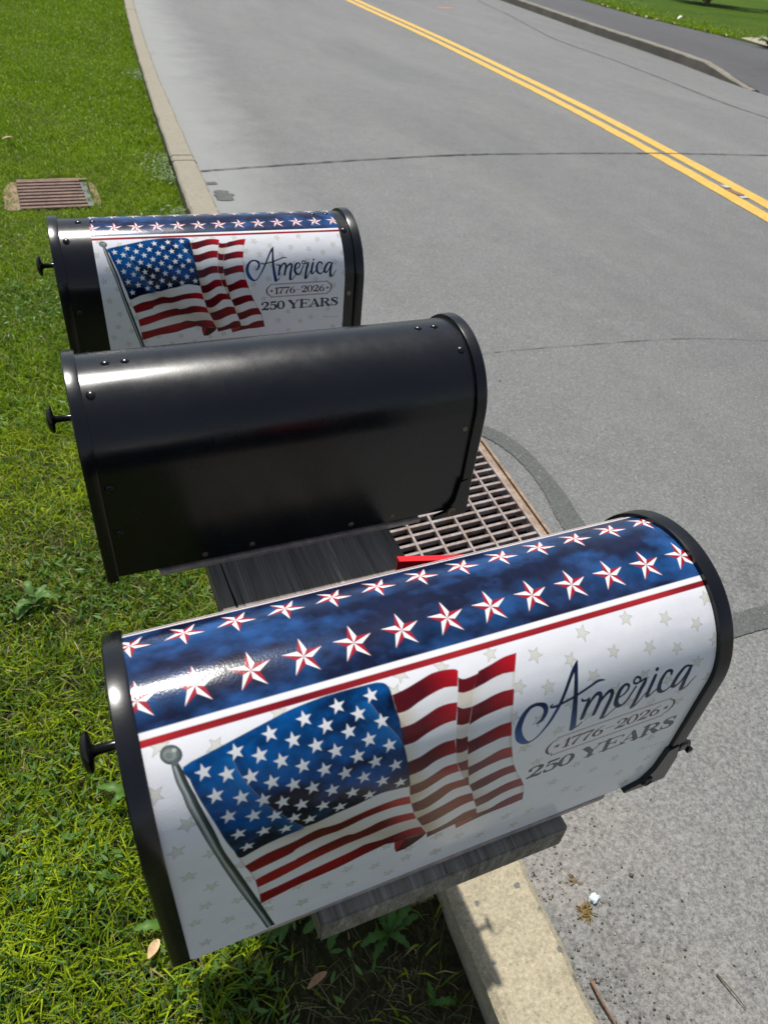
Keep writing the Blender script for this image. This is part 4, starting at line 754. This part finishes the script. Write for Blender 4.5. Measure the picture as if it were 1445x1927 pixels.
def vnoise(x, y, s, seed):
    r = np.random.default_rng(seed); g = r.random((64, 64)); X = x * s; Y = y * s; xi = np.floor(X).astype(int); yi = np.floor(Y).astype(int); fx = X - xi; fy = Y - yi
    fx = fx * fx * (3 - 2 * fx); fy = fy * fy * (3 - 2 * fy); q = lambda a, b: g[a % 64, b % 64]
    return (q(xi, yi) * (1 - fx) + q(xi + 1, yi) * fx) * (1 - fy) + (q(xi, yi + 1) * (1 - fx) + q(xi + 1, yi + 1) * fx) * fy
def field(x0, x1, y0, y1, dens, thin=True):
    n = int((x1 - x0) * (y1 - y0) * dens); x = rng.uniform(x0, x1, n); y = rng.uniform(y0, y1, n)
    m = x < kin(y) - .012; m &= ~((np.abs(x - LD[0] - .0) < .235 + .03 * np.sin(y * 37) + .02 * np.sin(y * 91)) & (y > LD[1] - .31 + .02 * np.sin(x * 31)) & (y < LD[1] + .40 + .05 * np.sin(x * 23)))
    if thin:                                     # the bare ground beneath the boxes, against the kerb
        bare = np.clip(1 - np.hypot((x - .14) / .36, (y - .04) / .55), 0, 1) * 2.8
        m &= rng.random(n) > np.clip(bare, 0, .94)
        m &= rng.random(n) < .45 + .9 * vnoise(x, y, 9, 3)
    x, y = x[m], y[m]; return np.column_stack([x, y, np.full(len(x), ZL - .008)])
def tint(P, sat=0.0, dry=.12):
    n = len(P); a = vnoise(P[:, 0], P[:, 1], 2.1, 5)[:, None]; b = vnoise(P[:, 0], P[:, 1], 11, 6)[:, None]; r = rng.random((n, 1))
    g1 = np.array([.085, .165, .003]); g2 = np.array([.42, .53, .018]); c = g1 + (g2 - g1) * np.clip(.02 + .55 * a + .7 * (b - .45) + .75 * (r - .45), -.05, 1.4); cool = (rng.random((n, 1)) < .22) * (1 - sat); c = c * (1 - cool) + np.array([.10, .21, .055]) * (.5 + r) * cool
    c = c * (1 - sat) + np.array([.22, .37, .0005]) * sat * (.7 + .6 * r)
    dr = rng.random(n) < dry * np.clip(2.0 * (1 - a[:, 0]) , .2, 2); c[dr] = np.array([.46, .40, .18]) * rng.uniform(.5, 1.15, (dr.sum(), 1)); return c
for (x0, x1, y0, y1, dens, hh, ww, ln, sat, dry) in (
    (-1.0, .30, -.1, 2.3, 27000, .052, .0044, .75, .0, .10), (-1.1, .68, 2.3, 6.2, 12000, .046, .0040, .8, .45, .05), (-1.3, 1.25, 6.2, 11, 6000, .05, .0058, .75, .7, .02),
    (-1.6, 2.2, 11, 18, 2600, .05, .008, .7, .75, .02), (-3.2, -1.0, -2.0, 6, 4200, .05, .007, .8, .3, .1), (-1.0, .3, -2.0, -.1, 5000, .045, .004, .8, .2, .1), (-5, -1.3, 6, 18, 1100, .06, .014, .7, .6, .05)):
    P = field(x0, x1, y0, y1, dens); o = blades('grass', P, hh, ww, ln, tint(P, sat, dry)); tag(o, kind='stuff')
# dry thatch lying between the blades, near the camera
n = 9000; x = rng.uniform(-.9, .28, n); y = rng.uniform(-.1, 2.2, n); m = (x < kin(y) - .02) & (rng.random(n) < .25 + .9 * (vnoise(x, y, 5, 9) > .5)); P = np.column_stack([x, y, np.full(n, ZL - .004)])[m]
c = np.array([.30, .25, .13]) * rng.uniform(.35, 1.3, (len(P), 1)); o = blades('dry_thatch', P, .038, .0016, 1.5, c, .62); tag(o, kind='stuff')
# clover and small broad leaves
def leaflets(name, P, size, cols, up=.02):
    n = len(P); V = np.zeros((n, 6, 3), np.float32); a = rng.uniform(0, 2 * np.pi, n); s = size * rng.uniform(.6, 1.4, n); tl = rng.normal(0, .45, (n, 2)); zz = P[:, 2] + rng.uniform(.35, 1.2, n) * up
    shp = [(-.9, 0), (-.4, -.22), (.3, -.24), (.95, 0), (.3, .24), (-.4, .22)]
    for k, (u, v_) in enumerate(shp):
        X = (u * np.cos(a) - v_ * np.sin(a)) * s; Y = (u * np.sin(a) + v_ * np.cos(a)) * s; V[:, k, 0] = P[:, 0] + X; V[:, k, 1] = P[:, 1] + Y; V[:, k, 2] = zz + X * tl[:, 0] + Y * tl[:, 1]
    o = mesh(name, V.reshape(-1, 3), np.arange(n * 6, dtype=np.int32).reshape(n, 6), BLADE); C = np.ones((n, 6, 4), np.float32); C[:, :, :3] = cols[:, None, :]
    o.data.color_attributes.new('tint', 'FLOAT_COLOR', 'POINT').data.foreach_set('color', C.ravel()); return o
n = 9000; x = rng.uniform(-.95, .4, n); y = rng.uniform(-.1, 4, n); m = (x < kin(y) - .02) & (vnoise(x, y, 4.2, 21) > .60) & (rng.random(n) > np.clip(1.6 - 3 * np.hypot((x - .1) / .5, (y - .1) / .8), 0, .9)); P = np.column_stack([x, y, np.full(n, ZL)])[m]
c = (np.array([.05, .13, .018]) + rng.random((len(P), 1)) * np.array([.10, .15, .05])); o = leaflets('clover', P, .0125, c, .036); tag(o, kind='stuff')
n = 2600; y = rng.uniform(2.2, 9.5, n); x = kin(y) - .015 - rng.exponential(.06, n); m = vnoise(x * 0, y, 1.6, 33) > .35; P = np.column_stack([x, y, np.full(n, ZL + .01)])[m]
c = (np.array([.16, .24, .09]) + rng.random((len(P), 1)) * np.array([.16, .20, .14])); o = leaflets('verge_weeds', P, .016, c, .05); tag(o, kind='stuff')
n = 420; y = rng.uniform(1.5, 14, n); x = rng.uniform(-1.1, 1.2, n); m = (x < kin(y) - .03) & (vnoise(x, y, 1.3, 41) > .5); P = np.column_stack([x, y, np.full(n, ZL + .028)])[m]
o = leaflets('clover_flowers', P, .010, np.full((len(P), 3), .62) * rng.uniform(.6, 1.1, (len(P), 1)), .02); tag(o, kind='stuff')
# a thin verge of grass along the far footpath
n = 16000; y = rng.uniform(11, 24, n); x = walk_out(y) + rng.exponential(.5, n) - .06; m = ~((y > 13.6) & (y < 15.3)); P = np.column_stack([x, y, np.full(n, -.825)])[m]
o = blades('grass', P, .085, .016, .8, tint(P, .6, .05)); tag(o, kind='stuff')

# weeds: rosettes of toothed leaves
def weed(loc, label, n=9, r=.09, seed=0, col=(.065, .15, .028)):
    rg = random.Random(seed); V = []; F = []
    for k in range(n):
        a = rg.uniform(0, 2 * math.pi); L = r * rg.uniform(.45, 1.15); tilt = rg.uniform(.3, 1.1); m = 9; row = []
        for i in range(m):
            u = i / (m - 1); w = .13 * L * math.sin(math.pi * min(1, u * .8 + .12)) * (1.25 if i % 2 else .75) + .0012; rad = u * L; z = math.sin(u * 2.4) * L * tilt * .6
            cxx, cyy = math.cos(a) * rad, math.sin(a) * rad
            k0 = len(V); V += [(cxx - math.sin(a) * w, cyy + math.cos(a) * w, z + w * .35), (cxx, cyy, z - .001), (cxx + math.sin(a) * w, cyy - math.cos(a) * w, z + w * .35)]; row.append(k0)
        for i in range(m - 1):
            p, q = row[i], row[i + 1]; F += [(p, p + 1, q + 1, q), (p + 1, p + 2, q + 2, q + 1)]
    o = mesh('weed', V, F, BLADE, None, smooth=True); o.location = loc; C = np.ones((len(V), 4), np.float32)
    for j in range(len(V)):
        f = 1.25 if j % 3 == 1 else 1.0; C[j, :3] = [q * f for q in col]
    o.data.color_attributes.new('tint', 'FLOAT_COLOR', 'POINT').data.foreach_set('color', C.ravel()); return tag(o, label, 'weed')
weed((.045, .21, ZL + .012), 'toothed green weed in the shade close to the plank end', 11, .085, 1)
weed((-.065, .235, ZL + .012), 'dark green weed in the shadow edge left of the plank corner', 8, .075, 2)
weed((.125, .13, ZL + .01), 'small weed with long leaves on the bare soil beside the kerb', 9, .07, 3)
weed((.16, -.02, ZL + .008), 'little seedling at the bottom edge against the kerb', 6, .045, 4)
weed((-.52, 1.32, ZL + .02), 'broad pale weed in the sunny lawn left of the black mailbox', 12, .07, 5, (.12, .22, .06))
weed((-.30, .30, ZL + .02), 'bright broad leaved weed beside the lower corner of the nearest mailbox', 7, .07, 6, (.10, .21, .035))
weed((-.33, .62, ZL + .02), 'leafy weed in the lawn under the knob of the nearest mailbox', 8, .08, 7, (.09, .19, .03))
weed((14.95, 13.7, -.815), 'tuft growing at the corner of the far concrete path', 16, .42, 8, (.09, .17, .03))

# ------------------------------------------------------------------ small litter
def blob(name, loc, size, mat, label, cat, seed, flat=.5, group=None):
    bm = bmesh.new(); bmesh.ops.create_icosphere(bm, subdivisions=2, radius=1); rg = random.Random(seed)
    for v in bm.verts: k = 1 + rg.uniform(-.28, .28); v.co = Vector((v.co.x * size[0] * k, v.co.y * size[1] * k, v.co.z * size[2] * k))
    me = bpy.data.meshes.new(name); bm.to_mesh(me); bm.free(); me.materials.append(mat); o = bpy.data.objects.new(name, me); COL.objects.link(o); o.location = loc; return tag(o, label, cat, group)
n = 2600; y = rng.uniform(-.35, 2.6, n); x = kout(y) + .012 + rng.exponential(.13, n); P = np.column_stack([x, y, np.full(n, ZR + .001)]); s = rng.uniform(.0012, .0042, n) * np.where(rng.random(n) < .06, 1.7, 1)
m = ~((x > .5) & (x < 1.3) & (y > .55) & (y < 1.85)); P = P[m]; s = s[m]; n = len(P)
ov = np.array([(1, 0, 0), (-1, 0, 0), (0, 1, 0), (0, -1, 0), (0, 0, 1), (0, 0, -.4)]); V = P[:, None, :] + ov[None] * s[:, None, None] * rng.uniform(.55, 1.3, (n, 6, 1)); of = np.array([(0, 2, 4), (2, 1, 4), (1, 3, 4), (3, 0, 4), (2, 0, 5), (1, 2, 5), (3, 1, 5), (0, 3, 5)])
o = mesh('gravel', V.reshape(-1, 3), (np.arange(n)[:, None, None] * 6 + of[None]).reshape(-1, 3).astype(np.int32), BLADE); C = np.ones((n, 6, 4), np.float32); C[:, :, :3] = (np.array([.26, .24, .21]) * np.exp(rng.normal(-.05, .5, (n, 1))))[:, None, :].clip(.02, .6)
o.data.color_attributes.new('tint', 'FLOAT_COLOR', 'POINT').data.foreach_set('color', C.ravel()); tag(o, kind='stuff')
def twig(pts, r, mat, label, name='twig', cat='twig'):
    n = len(pts); o = MB().tube(pts, [r * (1 - .6 * i / (n - 1)) for i in range(n)], 6).build(name, mat, None, smooth=True); return tag(o, label, cat)
TW = m_flat('dry_twig', (.20, .11, .06), .8, 0, .4, 200); TW2 = m_flat('dead_grass_stem', (.12, .10, .06), .9, 0, .4, 200); LEAF = m_flat('dry_leaf', (.34, .20, .10), .8, 0, .35, 80)
twig([(.762, -.188, ZR + .006), (.768, -.225, ZR + .010), (.775, -.262, ZR + .006)], .0022, TW2, 'thin dark stem lying on the asphalt at the lower right corner')
twig([(.494, -.100, ZR + .008), (.491, -.135, ZR + .012), (.496, -.20, ZR + .008), (.497, -.26, ZR + .008)], .0038, TW, 'reddish brown twig along the foot of the kerb')
PAPER = m_flat('pale_plastic', (.62, .74, .80), .35, 0, .1, 60)
blob('plastic_scrap', (.600, .035, ZR + .005), (.013, .010, .006), PAPER, 'small pale blue white scrap on the asphalt beside the kerb', 'litter', 5)
def clump(loc, label, seed, r=.018, n=22, col=(.24, .16, .05)):
    rg = random.Random(seed); mb = MB()
    for k in range(n):
        a = rg.uniform(0, 6.28); e = rg.uniform(.1, 1.2); L = r * rg.uniform(.5, 1.2); x, y = rg.uniform(-.5, .5) * r, rg.uniform(-.5, .5) * r
        mb.tube([(x, y, 0.001), (x + math.cos(a) * L * .6, y + math.sin(a) * L * .6, L * e * .4), (x + math.cos(a) * L, y + math.sin(a) * L, L * e * .25)], r * .07, 4)
    o = mb.build('moss_clump', m_flat('clump' + str(seed), col, .9, 0, .5, 300), None); o.location = loc; return tag(o, label, 'moss')
clump((.563, .018, ZR), 'brown and yellow green tuft on the asphalt just below the pale scrap', 3, .02, 30)
clump((.578, .085, ZR), 'smaller dry brown tuft on the asphalt above the pale scrap', 4, .014, 14, (.26, .17, .08))
def leaf(loc, rz, L, label, seed, mat=LEAF, name='dry_leaf', group=None, tilt=.25, w=.32):
    rg = random.Random(seed); V = []; F = []; m = 9
    for i in range(m):
        u = i / (m - 1); ww = L * w * math.sin(math.pi * (u * .92 + .04)) ** .8 * .5; z = .25 * L * tilt * math.sin(math.pi * u)
        V += [((u - .5) * L, -ww, z + ww * .5), ((u - .5) * L, 0, z), ((u - .5) * L, ww, z + ww * .5)]
    for i in range(m - 1): F += [(3 * i, 3 * i + 1, 3 * i + 4, 3 * i + 3), (3 * i + 1, 3 * i + 2, 3 * i + 5, 3 * i + 4)]
    o = mesh(name, V, F, mat, None, smooth=True); o.location = loc; o.rotation_euler = (rg.uniform(-.2, .2), rg.uniform(-.2, .2), rz); return tag(o, label, 'leaf', group)
leaf((-.045, .095, ZL + .03), .35, .05, 'long dry brown leaf in the shade below the plank', 1)
leaf((-.337, .262, ZL + .04), .9, .04, 'tan dry leaf in the sun behind the lower corner of the nearest mailbox', 2, m_flat('tan_leaf', (.62, .42, .22), .8, 0, .3, 80), w=.5)
leaf((-.50, 6.45, ZL + .05), .2, .10, 'tan leaf lying on the grass beyond the lawn drain', 3, m_flat('tan_leaf2', (.6, .42, .25), .8), w=.5)
ll = m_flat('pale_leaf', (.55, .42, .26), .8, 0, .3, 30)
for i in range(16):
    y = 13.2 + i * .56 + random.uniform(-.2, .2)
    if 13.7 < y < 15: continue
    leaf((float(walk_out(y)) + random.uniform(-.16, .05), y, -.80), random.uniform(0, 3), random.uniform(.09, .17), 'tan fallen leaf along the edge of the far footpath', 10 + i, ll, 'fallen_leaf', 'leaves along the far footpath', .6, .6)
leaf((15.85, 17.77, -.72), .3, .34, 'white scrap lying on the far lawn', 50, m_flat('white_scrap', (.75, .74, .7), .7), 'paper_scrap', None, .4, .3)['category'] = 'litter'

# ------------------------------------------------------------------ shrubs at the far right, partly in frame; the last is added out of view
def shrub(loc, R, H, label, seed, n=5200, col=(.020, .045, .010)):
    root = thing('shrub', label, 'shrub', loc); rg = np.random.default_rng(seed); P = []
    C = [(rg.uniform(-.5, .5) * R, rg.uniform(-.5, .5) * R, rg.uniform(.3, .8) * H, rg.uniform(.35, .6) * R) for _ in range(11)]
    for _ in range(n):
        c = C[rg.integers(11)]; v = rg.normal(size=3); v /= np.linalg.norm(v); q = c[3] * rg.random() ** .35; P.append((c[0] + v[0] * q, c[1] + v[1] * q, max(.05, c[2] + v[2] * q * .9)))
    P = np.array(P); cols = np.array(col) * rg.uniform(.5, 1.9, (n, 1)) + np.array([.01, .02, 0]) * rg.random((n, 1)); V = np.zeros((n, 4, 3), np.float32); a = rg.normal(size=(n, 3)); a /= np.linalg.norm(a, axis=1)[:, None]; b = np.cross(a, rg.normal(size=(n, 3))); b /= np.linalg.norm(b, axis=1)[:, None]
    s = .075 * rg.uniform(.6, 1.5, (n, 1))
    for k, (u, v_) in enumerate(((-1, 0), (0, -.5), (1, 0), (0, .5))): V[:, k] = P + a * u * s + b * v_ * s
    o = mesh('foliage', V.reshape(-1, 3), np.arange(n * 4, dtype=np.int32).reshape(n, 4), BLADE, root); Cc = np.ones((n, 4, 4), np.float32); Cc[:, :, :3] = cols[:, None, :]
    o.data.color_attributes.new('tint', 'FLOAT_COLOR', 'POINT').data.foreach_set('color', Cc.ravel())
    mb = MB()
    for k in range(5):
        aa = k * 1.26; mb.tube([(.05 * math.cos(aa), .05 * math.sin(aa), 0), (.2 * R * math.cos(aa), .2 * R * math.sin(aa), .4 * H), (.5 * R * math.cos(aa), .5 * R * math.sin(aa), .75 * H)], [.04, .025, .01], 6)
    mb.build('stems', TW, root); return root
shrub((23.2, 24.9, -.75), 1.9, 2.3, 'dark shrub on the far lawn, left of the two at the top right corner', 1)
shrub((26.0, 23.6, -.75), 2.1, 2.4, 'dark shrub on the far lawn, nearest the top right corner', 2)
shrub((13.15, 11.25, -.83), .55, .85, 'small unseen shrub added past the right edge to shade the far footpath', 3, 1500, (.03, .07, .012))  # out of view, added only for the shadow it casts
